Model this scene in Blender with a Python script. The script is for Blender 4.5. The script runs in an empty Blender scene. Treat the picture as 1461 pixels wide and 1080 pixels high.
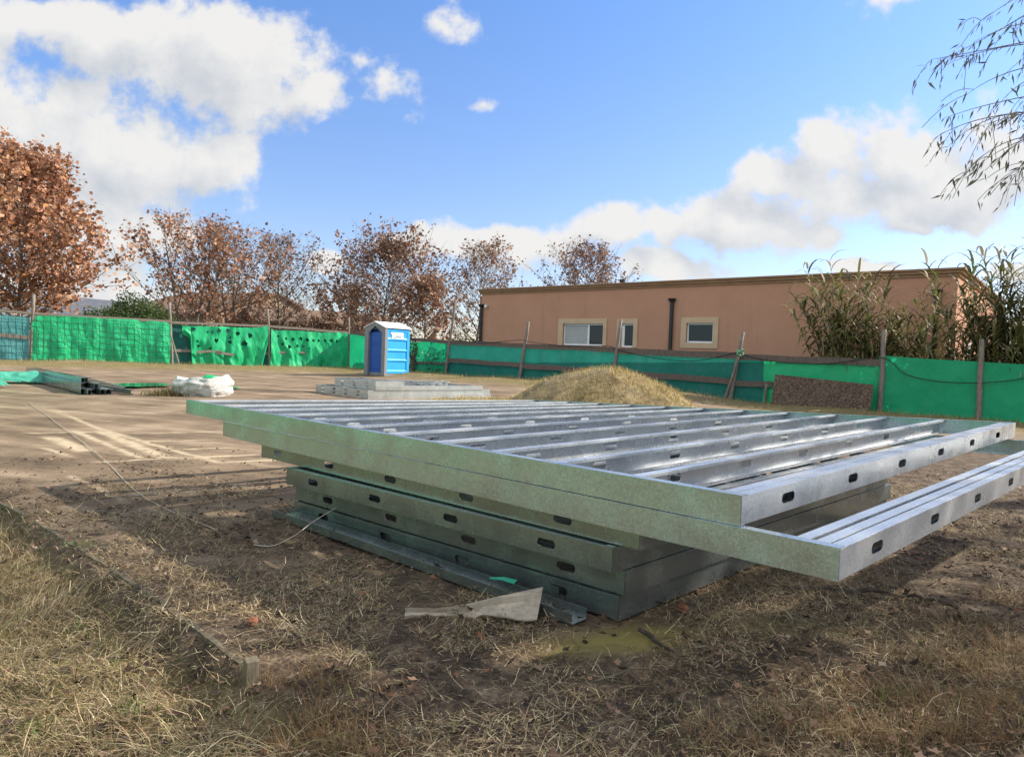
import bpy, math, random
import numpy as np
from mathutils import Vector, noise as mnoise
R_ = math.radians
scene = bpy.context.scene
COL = scene.collection
rng = np.random.default_rng(7)
random.seed(11)

# ------------------------------------------------------------------ camera
FPX, CW, CH = 1000.0, 1461.0, 1080.0
EYE = 1.10
PITCH = math.atan(30/1000.0)
ROLL = math.atan(0.037)
Fv = Vector((0, math.cos(PITCH), -math.sin(PITCH)))
u0 = Vector((0, math.sin(PITCH), math.cos(PITCH)))
r0 = Vector((1, 0, 0))
Rv = math.cos(ROLL)*r0 + math.sin(ROLL)*u0
Uv = math.cos(ROLL)*u0 - math.sin(ROLL)*r0
EYEP = Vector((0, 0, EYE))

def ray(px, py):
    return Fv + Rv*((px-CW/2)/FPX) + Uv*((CH/2-py)/FPX)
def gp(px, py, z=0.0):
    d = ray(px, py); t = (z-EYE)/d.z
    return EYEP + d*t
def at(px, py, Y):
    d = ray(px, py)
    return EYEP + d*(Y/d.y)
class Plane:
    """vertical plane through two plan points; e runs along, n towards the camera side"""
    def __init__(s, a, b):
        s.a = Vector((a[0], a[1], 0)); d = Vector((b[0]-a[0], b[1]-a[1], 0)); s.len = d.length
        s.e = d.normalized(); s.n = Vector((s.e.y, -s.e.x, 0))
        if s.n.dot(Vector((0, 0, 0))-s.a) < 0: s.n = -s.n
    def hit(s, px, py, off=0.0):
        d = ray(px, py); o = s.a + s.n*off
        t = (o-EYEP).dot(s.n)/d.dot(s.n)
        return EYEP + d*t
    def sz(s, px, py, off=0.0):
        p = s.hit(px, py, off); return (p-s.a).dot(s.e), p.z
    def pt(s, S, z, off=0.0):
        p = s.a + s.e*S + s.n*off; return Vector((p.x, p.y, z))

cam_d = bpy.data.cameras.new('camera'); cam = bpy.data.objects.new('camera', cam_d); COL.objects.link(cam)
cam_d.sensor_fit = 'HORIZONTAL'; cam_d.sensor_width = 36; cam_d.lens = FPX/CW*36
cam_d.clip_start = 0.05; cam_d.clip_end = 5000
from mathutils import Matrix
M = Matrix.Identity(4)
for i in range(3):
    M[i][0] = Rv[i]; M[i][1] = Uv[i]; M[i][2] = -Fv[i]; M[i][3] = EYEP[i]
cam.matrix_world = M
scene.camera = cam

# ------------------------------------------------------------------ numpy noise
def _h(ix, iy, seed):
    n = (ix.astype(np.int64)*374761393 + iy.astype(np.int64)*668265263 + seed*974711) & 0xffffffff
    n = ((n ^ (n >> 13))*1274126177) & 0xffffffff
    return ((n ^ (n >> 16)) & 0xffff)/65535.0
def vnoise(x, y, seed=0):
    x = np.asarray(x, float); y = np.asarray(y, float)
    ix = np.floor(x); iy = np.floor(y); fx = x-ix; fy = y-iy
    fx = fx*fx*(3-2*fx); fy = fy*fy*(3-2*fy)
    a = _h(ix, iy, seed); b = _h(ix+1, iy, seed); c = _h(ix, iy+1, seed); d = _h(ix+1, iy+1, seed)
    return (a*(1-fx)+b*fx)*(1-fy)+(c*(1-fx)+d*fx)*fy
def fbm(x, y, oct=4, seed=0):
    s = 0; a = 0.5; f = 1.0; t = 0
    for o in range(oct):
        s = s + a*vnoise(np.asarray(x)*f, np.asarray(y)*f, seed+o*17); t += a; a *= 0.5; f *= 2.03
    return s/t
def sst(a, b, x):
    t = np.clip((np.asarray(x, float)-a)/(b-a), 0, 1); return t*t*(3-2*t)

# ------------------------------------------------------------------ mesh helpers
def tag(o, label=None, cat=None, group=None, kind=None):
    if label: o['label'] = label
    if cat: o['category'] = cat
    if group: o['group'] = group
    if kind: o['kind'] = kind
    return o
def thing(name, loc, label, cat, group=None):
    o = bpy.data.objects.new(name, None); o.location = loc; o.empty_display_size = 0.2
    COL.objects.link(o); return tag(o, label, cat, group)
def root_loc(p):
    while p.parent: p = p.parent
    return Vector(p.location)
class MB:
    def __init__(s): s.v = []; s.f = []
    def add(s, vs, fs):
        b = len(s.v); s.v.extend([tuple(v) for v in vs]); s.f.extend([tuple(i+b for i in f) for f in fs])
    def hexa(s, p):   # 8 points: bottom 4 ccw, top 4 ccw
        s.add(p, [(3,2,1,0),(4,5,6,7),(0,1,5,4),(1,2,6,5),(2,3,7,6),(3,0,4,7)])
    def box(s, c, ax, ay, az, hx, hy, hz):
        c = Vector(c); ax, ay, az = Vector(ax)*hx, Vector(ay)*hy, Vector(az)*hz
        s.hexa([c-ax-ay-az, c+ax-ay-az, c+ax+ay-az, c-ax+ay-az, c-ax-ay+az, c+ax-ay+az, c+ax+ay+az, c-ax+ay+az])
    def bar(s, a, b, w, h, up=(0,0,1)):
        a = Vector(a); b = Vector(b); d = (b-a); L = d.length; d.normalize()
        x = d.cross(Vector(up))
        if x.length < 1e-4: x = d.cross(Vector((1,0,0)))
        x.normalize(); y = x.cross(d)
        s.box((a+b)/2, d, x, y, L/2, w/2, h/2)
    def tube(s, pts, rad, n=6, cap=True):
        pts = [Vector(p) for p in pts]
        if not hasattr(rad, '__len__'): rad = [rad]*len(pts)
        b = len(s.v); prev = None
        for i, p in enumerate(pts):
            d = (pts[min(i+1, len(pts)-1)]-pts[max(i-1, 0)])
            if d.length < 1e-9: d = Vector((0,0,1))
            d.normalize()
            if prev is None:
                x = d.cross(Vector((0,0,1)));
                if x.length < 1e-3: x = d.cross(Vector((1,0,0)))
            else:
                x = prev-d*prev.dot(d)
                if x.length < 1e-5: x = d.cross(Vector((1,0,0)))
            x.normalize(); y = d.cross(x); prev = x
            for k in range(n):
                a = 2*math.pi*k/n; s.v.append(tuple(p+(x*math.cos(a)+y*math.sin(a))*rad[i]))
        for i in range(len(pts)-1):
            for k in range(n):
                k2 = (k+1) % n
                s.f.append((b+i*n+k, b+i*n+k2, b+(i+1)*n+k2, b+(i+1)*n+k))
        if cap:
            s.f.append(tuple(b+k for k in range(n))[::-1]); e = b+(len(pts)-1)*n
            s.f.append(tuple(e+k for k in range(n)))
    def build(s, name, mat, parent=None, smooth=False, solid=0, bevel=0):
        me = bpy.data.meshes.new(name)
        off = root_loc(parent) if parent else Vector((0,0,0))
        vs = [(v[0]-off.x, v[1]-off.y, v[2]-off.z) for v in s.v] if parent else s.v
        me.from_pydata(vs, [], s.f); me.validate(); me.update()
        o = bpy.data.objects.new(name, me); COL.objects.link(o)
        if parent: o.parent = parent
        me.materials.append(mat)
        if smooth: me.polygons.foreach_set('use_smooth', [True]*len(me.polygons))
        if solid:
            m = o.modifiers.new('solid', 'SOLIDIFY'); m.thickness = solid; m.offset = 0
        if bevel:
            m = o.modifiers.new('bev', 'BEVEL'); m.width = bevel; m.segments = 2; m.limit_method = 'ANGLE'
        return o
def np_obj(name, V, F, mat, col=None, parent=None, smooth=False):
    """V (N,3), F (M,k) int arrays, col (N,3)"""
    V = np.asarray(V, np.float32); F = np.asarray(F, np.int32)
    if parent is not None: V = V-np.array(root_loc(parent), np.float32)
    me = bpy.data.meshes.new(name); k = F.shape[1]
    me.vertices.add(len(V)); me.vertices.foreach_set('co', V.ravel())
    me.loops.add(F.size); me.loops.foreach_set('vertex_index', F.ravel())
    me.polygons.add(len(F)); me.polygons.foreach_set('loop_start', np.arange(0, F.size, k, dtype=np.int32))
    me.polygons.foreach_set('loop_total', np.full(len(F), k, np.int32))
    me.update(calc_edges=True)
    if smooth: me.polygons.foreach_set('use_smooth', np.ones(len(F), bool))
    if col is not None:
        a = me.color_attributes.new('col', 'FLOAT_COLOR', 'POINT')
        c = np.ones((len(V), 4), np.float32); c[:, :col.shape[1]] = col; a.data.foreach_set('color', c.ravel())
    me.materials.append(mat)
    o = bpy.data.objects.new(name, me); COL.objects.link(o)
    if parent is not None: o.parent = parent
    return o

# ------------------------------------------------------------------ materials
def newmat(name):
    m = bpy.data.materials.new(name); m.use_nodes = True; nt = m.node_tree
    return m, nt, nt.nodes['Principled BSDF']
def nd(nt, typ, ins=None, **kw):
    n = nt.nodes.new(typ)
    for k, v in kw.items(): setattr(n, k, v)
    if ins:
        for k, v in ins.items():
            if hasattr(v, 'is_output') or isinstance(v, bpy.types.NodeSocket): nt.links.new(v, n.inputs[k])
            else: n.inputs[k].default_value = v
    return n
def rgba(c): return (c[0], c[1], c[2], 1.0)
def ramp(nt, fac, stops):
    n = nd(nt, 'ShaderNodeValToRGB', {'Fac': fac}); cr = n.color_ramp
    while len(cr.elements) > 1: cr.elements.remove(cr.elements[0])
    cr.elements[0].position = stops[0][0]; cr.elements[0].color = rgba(stops[0][1])
    for p, c in stops[1:]:
        e = cr.elements.new(p); e.color = rgba(c)
    return n.outputs['Color']
def noise(nt, co, scale, detail=4, rough=0.6, dist=0.0):
    return nd(nt, 'ShaderNodeTexNoise', {'Vector': co, 'Scale': scale, 'Detail': detail, 'Roughness': rough, 'Distortion': dist}).outputs['Fac']
def mix(nt, fac, a, b, blend='MIX'):
    n = nt.nodes.new('ShaderNodeMix'); n.data_type = 'RGBA'; n.blend_type = blend
    for i, v in ((0, fac), (6, a), (7, b)):
        if isinstance(v, bpy.types.NodeSocket): nt.links.new(v, n.inputs[i])
        else: n.inputs[i].default_value = v if i == 0 else rgba(v)
    return n.outputs[2]
def mth(nt, op, a, b=None, c=None, clamp=False):
    n = nt.nodes.new('ShaderNodeMath'); n.operation = op; n.use_clamp = clamp
    for i, v in enumerate((a, b, c)):
        if v is None: continue
        if isinstance(v, bpy.types.NodeSocket): nt.links.new(v, n.inputs[i])
        else: n.inputs[i].default_value = v
    return n.outputs[0]
def mrange(nt, v, a, b, c=0.0, d=1.0):
    n = nd(nt, 'ShaderNodeMapRange', {'Value': v, 'From Min': a, 'From Max': b, 'To Min': c, 'To Max': d}); return n.outputs[0]
def objco(nt): return nd(nt, 'ShaderNodeTexCoord').outputs['Object']
def geopos(nt): return nd(nt, 'ShaderNodeNewGeometry').outputs['Position']
def bump(nt, b, h, strength=0.3, dist=0.01):
    n = nd(nt, 'ShaderNodeBump', {'Height': h, 'Strength': strength, 'Distance': dist}); nt.links.new(n.outputs[0], b.inputs['Normal'])
def scaled(nt, co, s):
    return nd(nt, 'ShaderNodeMapping', {'Vector': co, 'Scale': s}).outputs[0]

def simple(name, c1, c2, scale=6, rough=0.7, spec=0.3, bumpS=0.2, bumpD=0.005, detail=5, metal=0.0, stretch=None):
    m, nt, b = newmat(name); co = geopos(nt)
    if stretch: co = scaled(nt, co, stretch)
    n = noise(nt, co, scale, detail)
    nt.links.new(ramp(nt, n, [(0.3, c1), (0.7, c2)]), b.inputs['Base Color'])
    b.inputs['Roughness'].default_value = rough; b.inputs['Specular IOR Level'].default_value = spec; b.inputs['Metallic'].default_value = metal
    if bumpS: bump(nt, b, noise(nt, co, scale*6, 4), bumpS, bumpD)
    return m

def galv(name, c1, c2, rmin, rmax, metal):
    m, nt, b = newmat(name); co = geopos(nt)
    vor = nd(nt, 'ShaderNodeTexVoronoi', {'Vector': co, 'Scale': 150.0}); vor.feature = 'F1'
    sp = nd(nt, 'ShaderNodeSeparateColor', {'Color': vor.outputs['Color']}).outputs[0]
    big = noise(nt, co, 4.5, 5, 0.6, .4); mid = noise(nt, co, 26, 5, 0.7); streak = noise(nt, scaled(nt, co, (9, 9, 2.0)), 1.0, 4)
    f = mth(nt, 'ADD', mth(nt, 'MULTIPLY', sp, 0.24), mth(nt, 'ADD', mth(nt, 'MULTIPLY', big, 0.44), mth(nt, 'MULTIPLY', mid, .32)))
    base = ramp(nt, f, [(0.28, c1), (0.68, c2)])
    grain = mrange(nt, noise(nt, co, 120, 6, 0.85), 0.46, 0.66)
    base = mix(nt, mth(nt, 'MULTIPLY', mth(nt, 'MULTIPLY', grain, mrange(nt, mid, .35, .65)), 0.6), base, tuple(x*0.5 for x in c1))
    stain = mrange(nt, noise(nt, co, 2.6, 6, 0.7), 0.52, 0.82)
    base = mix(nt, mth(nt, 'MULTIPLY', stain, 0.2), base, (0.36, 0.31, 0.24))
    nt.links.new(base, b.inputs['Base Color'])
    b.inputs['Metallic'].default_value = metal
    nt.links.new(mrange(nt, mth(nt, 'ADD', mth(nt, 'MULTIPLY', big, .6), mth(nt, 'MULTIPLY', streak, .4)), 0.3, 0.7, rmin, rmax), b.inputs['Roughness'])
    bump(nt, b, noise(nt, co, 7, 2, 0.5), 0.07, 0.006)
    return m
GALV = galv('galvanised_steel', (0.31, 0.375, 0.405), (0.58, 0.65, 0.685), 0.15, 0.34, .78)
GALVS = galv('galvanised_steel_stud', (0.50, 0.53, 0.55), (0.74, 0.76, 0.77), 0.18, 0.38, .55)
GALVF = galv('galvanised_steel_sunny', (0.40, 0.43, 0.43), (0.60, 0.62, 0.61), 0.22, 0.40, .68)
GALVD = galv('galvanised_steel_dark', (0.22, 0.26, 0.265), (0.39, 0.43, 0.43), 0.17, 0.34, .86)  # darker steel copy; shade on the lower stack is put into its colour

def tarp(name, c1, c2, trans=0.35, weave=70, rough=0.45, wr=2.2):
    m, nt, b = newmat(name); co = geopos(nt)
    base = ramp(nt, noise(nt, co, 1.3, 6, 0.65), [(0.3, c1), (0.7, c2)])
    dirt = mrange(nt, noise(nt, scaled(nt, co, (1, 1, .35)), 2.5, 6, 0.7), 0.55, 0.8)
    base = mix(nt, mth(nt, 'MULTIPLY', dirt, 0.42), base, (c2[0]+.12, c2[1]*.86, c2[2]+.08))
    nt.links.new(base, b.inputs['Base Color']); b.inputs['Roughness'].default_value = rough
    b.inputs['Specular IOR Level'].default_value = 0.35
    wrk = noise(nt, scaled(nt, co, (1, 1, 0.5)), 5.5, 6, 0.6, 0.6)
    bump(nt, b, wrk, 0.55, 0.06*wr/2.2)
    tr = nd(nt, 'ShaderNodeBsdfTranslucent', {'Color': base})
    ms = nd(nt, 'ShaderNodeMixShader', {'Fac': trans}); nt.links.new(b.outputs[0], ms.inputs[1]); nt.links.new(tr.outputs[0], ms.inputs[2])
    nt.links.new(ms.outputs[0], nt.nodes['Material Output'].inputs['Surface'])
    return m
TARP = tarp('green_tarp', (0.012, 0.44, 0.16), (0.03, 0.56, 0.24), 0.28)
TARPD = tarp('deep_green_tarp', (0.008, 0.36, 0.16), (0.02, 0.46, 0.21), 0.35)
NETK = tarp('dark_net', (.006, .075, .06), (.012, .12, .095), .15, rough=.8)
RAG = tarp('rag_tarp', (.03, .30, .19), (.10, .48, .34), .25, rough=.6)
NET = tarp('teal_net', (0.010, 0.16, 0.12), (0.02, 0.22, 0.17), 0.3, rough=0.7)
NETF = tarp('faded_net', (0.06, 0.30, 0.29), (0.14, 0.42, 0.42), 0.3, rough=0.7)

def wood(name, c1, c2):
    m, nt, b = newmat(name); co = geopos(nt)
    n = noise(nt, scaled(nt, co, (9, 9, 2.5)), 3, 6, 0.7); n2 = noise(nt, co, 40, 3)
    base = ramp(nt, n, [(0.3, c1), (0.7, c2)])
    base = mix(nt, mth(nt, 'MULTIPLY', mrange(nt, n2, .5, .7), .35), base, tuple(x*.5 for x in c1))
    nt.links.new(base, b.inputs['Base Color']); b.inputs['Roughness'].default_value = 0.85; b.inputs['Specular IOR Level'].default_value = .2
    bump(nt, b, n, 0.5, 0.01); return m
WOODW = wood('weathered_wood', (0.13, 0.105, 0.085), (0.30, 0.26, 0.22))
WOODD = wood('dark_wood', (0.075, 0.06, 0.05), (0.19, 0.15, 0.125))
BOARDM = wood('old_form_board', (0.07, 0.06, 0.04), (0.18, 0.15, 0.10))
CREAM = wood('cream_board', (0.32, 0.265, 0.20), (0.48, 0.41, 0.32))

def vcol(name, rough=0.8, trans=0.25, spec=0.25, var=0.0):
    m, nt, b = newmat(name); a = nd(nt, 'ShaderNodeVertexColor', layer_name='col').outputs[0]
    nt.links.new(a, b.inputs['Base Color']); b.inputs['Roughness'].default_value = rough; b.inputs['Specular IOR Level'].default_value = spec
    if trans:
        tr = nd(nt, 'ShaderNodeBsdfTranslucent', {'Color': a}); ms = nd(nt, 'ShaderNodeMixShader', {'Fac': trans})
        nt.links.new(b.outputs[0], ms.inputs[1]); nt.links.new(tr.outputs[0], ms.inputs[2])
        nt.links.new(ms.outputs[0], nt.nodes['Material Output'].inputs['Surface'])
    return m
LEAF = vcol('leaf', 0.6, 0.3, 0.3); BLADE = vcol('blade', 0.75, 0.2, 0.2); LITTER = vcol('litter', 0.85, 0.05, 0.15)
BARK = simple('bark', (0.09, 0.075, 0.06), (0.22, 0.19, 0.16), 8, 0.9, 0.1, 0.5, 0.02)
STEM = simple('cane_stem', (0.10, 0.085, 0.03), (0.22, 0.18, 0.07), 6, 0.6, 0.3, 0)
STUCCO = simple('terracotta_stucco', (0.395, 0.215, 0.135), (0.445, 0.248, 0.16), 1.2, 0.92, 0.1, 0.25, 0.01)
def stucco():
    m, nt, b = newmat('peach_stucco'); co = geopos(nt)
    base = ramp(nt, noise(nt, co, 0.8, 6, .6), [(0.3, (.44, .235, .152)), (0.7, (.49, .268, .176))])
    st = mrange(nt, noise(nt, scaled(nt, co, (1.6, 1.6, .12)), 1.5, 5, .65), .56, .74)
    base = mix(nt, mth(nt, 'MULTIPLY', st, .35), base, (.31, .175, .115))
    nt.links.new(base, b.inputs['Base Color']); b.inputs['Roughness'].default_value = .93; b.inputs['Specular IOR Level'].default_value = .1
    bump(nt, b, noise(nt, co, 40, 5, .7), .3, .01); return m
STUCCO = stucco()
TRIM = simple('cream_trim', (0.50, 0.36, 0.23), (0.56, 0.41, 0.27), 2, 0.9, 0.1, 0.2, 0.004)
CORN = simple('cornice_plaster', (0.27, 0.16, 0.095), (0.34, 0.205, 0.125), 2, 0.9, 0.1, 0.2, 0.004)
WHITE = simple('white_pvc', (0.74, 0.74, 0.73), (0.8, 0.8, 0.79), 3, 0.4, 0.4, 0)
PIPE = simple('dark_pipe', (0.018, 0.015, 0.015), (0.035, 0.03, 0.03), 4, 0.5, 0.4, 0)
CABLE = simple('black_cable', (0.015, 0.015, 0.015), (0.03, 0.03, 0.03), 4, 0.6, 0.3, 0)
STRINGM = simple('pale_string', (0.45, 0.40, 0.32), (0.55, 0.5, 0.42), 10, 0.8, 0.2, 0)
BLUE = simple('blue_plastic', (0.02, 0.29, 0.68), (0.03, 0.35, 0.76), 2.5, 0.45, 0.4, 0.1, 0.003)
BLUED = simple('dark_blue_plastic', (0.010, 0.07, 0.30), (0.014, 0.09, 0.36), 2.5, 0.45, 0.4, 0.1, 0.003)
GREYP = simple('grey_plastic', (0.16, 0.17, 0.175), (0.22, 0.23, 0.235), 3, 0.5, 0.4, 0.1, 0.003)
ROOFW = simple('white_plastic', (0.68, 0.68, 0.67), (0.78, 0.78, 0.77), 3, 0.5, 0.4, 0)
SIGNI = simple('sign_ink', (0.05, 0.20, 0.30), (0.07, 0.25, 0.36), 3, 0.5, 0.3, 0)
BRICK = simple('orange_brick', (0.20, 0.075, 0.045), (0.32, 0.14, 0.085), 20, 0.9, 0.1, 0.5, 0.006)
GREYROOF = simple('slate_roof', (0.06, 0.065, 0.08), (0.10, 0.11, 0.13), 3, 0.7, 0.3, 0.1)
FARWALL = simple('far_beige_wall', (0.22, 0.16, 0.11), (0.27, 0.20, 0.14), 1, 0.9, 0.1, 0.1)
FARWHITE = simple('far_white_wall', (0.70, 0.69, 0.67), (0.78, 0.77, 0.75), 1, 0.9, 0.1, 0)
FARROOF = simple('far_tile_roof', (0.14, 0.095, 0.065), (0.20, 0.14, 0.10), 3, 0.9, 0.1, 0.3)
STRIPG = simple('green_plastic_strip', (0.02, 0.34, 0.20), (0.04, 0.42, 0.26), 8, 0.4, 0.4, 0)
SCRAP = simple('dark_branch_bark', (0.03, 0.024, 0.02), (0.09, 0.07, 0.055), 20, 0.9, 0.1, 0.5, 0.006)
def osb():
    m, nt, b = newmat('osb_board'); co = geopos(nt)
    v = nd(nt, 'ShaderNodeTexVoronoi', {'Vector': nd(nt, 'ShaderNodeMapping', {'Vector': co, 'Scale': (26, 26, 46), 'Rotation': (0.3, 0.5, 0.2)}).outputs[0], 'Scale': 1.0})
    s = nd(nt, 'ShaderNodeSeparateColor', {'Color': v.outputs['Color']}).outputs[0]
    n = noise(nt, co, 2.2, 6, .7)
    base = ramp(nt, mth(nt, 'ADD', mth(nt, 'MULTIPLY', s, .55), mth(nt, 'MULTIPLY', n, .45)), [(.2, (.045, .031, .023)), (.5, (.105, .073, .053)), (.8, (.21, .155, .115))])
    nt.links.new(base, b.inputs['Base Color']); b.inputs['Roughness'].default_value = .9; b.inputs['Specular IOR Level'].default_value = .15
    bump(nt, b, s, .3, .006); return m
OSB = osb()
def bagm():
    m, nt, b = newmat('woven_bag'); co = geopos(nt)
    base = ramp(nt, noise(nt, co, 3, 5), [(.3, (.50, .485, .45)), (.7, (.66, .65, .62))])
    base = mix(nt, mth(nt, 'MULTIPLY', mrange(nt, noise(nt, co, 2, 5, .7), .55, .8), .3), base, (.38, .33, .26))
    nt.links.new(base, b.inputs['Base Color']); b.inputs['Roughness'].default_value = .6
    bump(nt, b, noise(nt, scaled(nt, co, (5, 5, 16)), 1.6, 5, .65, .9), .9, .09); return m
BAG = bagm()
def glass():
    m, nt, b = newmat('window_glass'); b.inputs['Base Color'].default_value = (.018, .02, .021, 1); b.inputs['Roughness'].default_value = .12
    b.inputs['Specular IOR Level'].default_value = .3; return m
GLASS = glass()
BLIND = simple('closed_blind', (0.30, 0.30, 0.29), (0.40, 0.40, 0.385), 9, 0.35, 0.5, 0)
def water():
    m, nt, b = newmat('puddle_water'); b.inputs['Base Color'].default_value = (.05, .045, .035, 1); b.inputs['Roughness'].default_value = .04
    b.inputs['Specular IOR Level'].default_value = .9; bump(nt, b, noise(nt, geopos(nt), 3, 2), .03, .01); return m
WATER = water()

def ground_mat():
    m, nt, b = newmat('site_ground'); co = geopos(nt)
    a = nd(nt, 'ShaderNodeVertexColor', layer_name='col')
    sp = nd(nt, 'ShaderNodeSeparateColor', {'Color': a.outputs[0]}); slab, grass, light_stripes = sp.outputs[0], sp.outputs[1], sp.outputs[2]
    soilm = a.outputs[1]
    n1 = noise(nt, co, 0.9, 7, 0.62); n2 = noise(nt, co, 7, 6, 0.7); n3 = noise(nt, co, 60, 4, 0.7); n4 = noise(nt, scaled(nt, nd(nt, 'ShaderNodeMapping', {'Vector': co, 'Rotation': (0, 0, R_(20))}).outputs[0], (.35, 2.2, 1)), 1.3, 6, .65)
    # slab / packed earth: tan, streaked with dried mud
    sl = ramp(nt, mth(nt, 'ADD', mth(nt, 'MULTIPLY', n1, .5), mth(nt, 'MULTIPLY', n4, .5)), [(.36, (.085, .06, .04)), (.5, (.20, .145, .095)), (.66, (.37, .285, .195))])
    sl = mix(nt, mth(nt, 'MULTIPLY', mrange(nt, n3, .5, .72), .5), sl, (.11, .08, .055))
    sl = mix(nt, mth(nt, 'MULTIPLY', mrange(nt, n2, .58, .72), .55), sl, (.085, .062, .045))
    # soil
    so = ramp(nt, mth(nt, 'ADD', mth(nt, 'MULTIPLY', n2, .6), mth(nt, 'MULTIPLY', n3, .4)), [(.36, (.02, .015, .011)), (.5, (.088, .063, .042)), (.66, (.25, .182, .118))])
    # grass base
    gr = ramp(nt, mth(nt, 'ADD', mth(nt, 'MULTIPLY', n2, .5), mth(nt, 'MULTIPLY', n3, .5)), [(.3, (.075, .062, .028)), (.5, (.17, .135, .06)), (.7, (.27, .215, .10))])
    base = mix(nt, slab, so, sl)
    stripe = mth(nt, 'MULTIPLY', light_stripes, mrange(nt, n2, .30, .52))
    base = mix(nt, mth(nt, 'MULTIPLY', stripe, .85, clamp=True), base, (.50, .40, .27))  # pale tone of the painted sunlight stripes
    base = mix(nt, grass, base, gr)
    base = mix(nt, mth(nt, 'MULTIPLY', mth(nt, 'SUBTRACT', 1.0, soilm), mrange(nt, n2, .22, .48)), base, (.23, .19, .06))
    nt.links.new(base, b.inputs['Base Color']); b.inputs['Roughness'].default_value = .93; b.inputs['Specular IOR Level'].default_value = .15
    h = mth(nt, 'ADD', mth(nt, 'MULTIPLY', n2, .6), mth(nt, 'MULTIPLY', n3, .4))
    bump(nt, b, h, .7, .03); return m
GROUND = ground_mat()

# ------------------------------------------------------------------ planes of fences and house
K = (-8.85, 38.0)
FL = Plane(K, (-20.55, 30.0))          # fence on the left
FR = Plane(K, (7.84, 25.3))            # fence on the right
HF = Plane((-1.86, 39.6), (15.7, 25.0))   # house front

# ------------------------------------------------------------------ ground
B0 = np.array([-3.46, 4.74]); BD = np.array([0.732, -0.681]); BN = np.array([-0.681, -0.732])
def side(x, y): return (x-B0[0])*BN[0]+(y-B0[1])*BN[1]
def along(x, y): return (x-B0[0])*BD[0]+(y-B0[1])*BD[1]
def grassy(x, y):
    s = side(x, y)+0.10*(fbm(x*1.5, y*1.5, 3, 5)-.5); t = along(x, y)
    return sst(0.0, 0.12, s)
def ground_z(x, y):
    x = np.asarray(x, float); y = np.asarray(y, float)
    z = -0.35*sst(4, 9, x)*sst(9, 18, y)
    s = side(x, y); t = along(x, y)
    drop = sst(-0.02, 0.10, s)*sst(4.4, 3.5, t)
    z = z-0.09*drop
    g = grassy(x, y)
    near = sst(30, 12, y)
    z = z+near*((fbm(x*1.3, y*1.3, 4, 3)-.5)*(0.03+0.05*g)+(fbm(x*9, y*9, 3, 9)-.5)*(0.010+0.02*g+0.018*soil_w(x, y)))
    # low verge at the foot of the fences
    z = z+0.25*np.exp(-((fdist(x, y)-1.6)/1.6)**2)*sst(16, 22, y)*(.6+.8*fbm(x*.5, y*.5, 3, 31))
    return z
def fdist(x, y):
    dl = np.abs((x-FL.a.x)*FL.n.x+(y-FL.a.y)*FL.n.y); dr = np.abs((x-FR.a.x)*FR.n.x+(y-FR.a.y)*FR.n.y)
    return np.minimum(np.where(x < -8.85, dl, 99), np.where(x >= -8.85, dr, 99))
def soil_w(x, y):   # dark soil / litter of the foreground and right hand side
    x = np.asarray(x, float); y = np.asarray(y, float)
    w = (x*0.73+y*0.68)          # v direction
    q = y-(-0.30*x+3.05)+0.5*(fbm(x*1.2, y*1.2, 3, 41)-.5)
    a = sst(0.35, -0.25, q)
    bb = sst(-0.15, 0.35, x-.45-(y-2.95)*0.62+0.4*(fbm(x, y, 3, 43)-.5))*sst(14, 10, y)
    cc_ = .9*sst(8.0, 4.6, y)*sst(.38, .58, fbm(x*1.5, y*1.7, 5, 47))*sst(1.2, .6, x)
    return np.clip(np.maximum(np.maximum(a, bb), cc_), 0, 1)

_mc = gp(900, 912)
def moss_w(x, y):
    a = (x-_mc.x)*.93+(y-_mc.y)*.37; b = -(x-_mc.x)*.37+(y-_mc.y)*.93
    return np.exp(-((a/.36)**2+(b/.13)**2)**1.5)
def axis(lo, hi, fine_lo, fine_hi, step, grow=1.12):
    a = list(np.arange(fine_lo, fine_hi, step)); s = step; x = a[-1]
    while x < hi: s *= grow; x += s; a.append(min(x, hi))
    s = step; x = fine_lo; pre = []
    while x > lo: s *= grow; x -= s; pre.append(max(x, lo))
    return np.array(pre[::-1]+a)
XS = axis(-900, 900, -6.2, 4.6, 0.035); YS = axis(-60, 1500, 1.3, 10.0, 0.035, 1.05)
GX, GY = np.meshgrid(XS, YS)
gx, gy = GX.ravel(), GY.ravel()
gz = ground_z(gx, gy)
stripe = np.zeros_like(gx)  # mask for stripes of sunlight between stud shadows, painted into the ground colour
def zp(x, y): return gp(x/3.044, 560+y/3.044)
LIGHT_STRIPES = [((430,165),(740,290),.10),((310,165),(620,285),.05),((215,190),(370,255),.12),((330,165),(470,225),.04),((180,240),(300,275),.04),((120,40),(260,85),.05),((250,85),(440,160),.04),((440,160),(965,310),.05),
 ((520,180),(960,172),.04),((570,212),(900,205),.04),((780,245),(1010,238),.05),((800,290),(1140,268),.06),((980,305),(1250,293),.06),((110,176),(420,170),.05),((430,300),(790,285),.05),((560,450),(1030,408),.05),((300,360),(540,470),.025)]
for a, b, w in LIGHT_STRIPES:
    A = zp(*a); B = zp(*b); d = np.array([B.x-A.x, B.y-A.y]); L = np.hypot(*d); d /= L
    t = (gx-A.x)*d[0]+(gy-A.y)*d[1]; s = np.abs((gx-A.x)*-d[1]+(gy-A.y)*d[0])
    stripe = np.maximum(stripe, sst(w*1.0, w*.35, s)*sst(-.15, .15, t)*sst(L+.15, L-.15, t))
slab = (1-soil_w(gx, gy))*sst(60, 40, gy)
wq = gp(385, 557.5)
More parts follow.
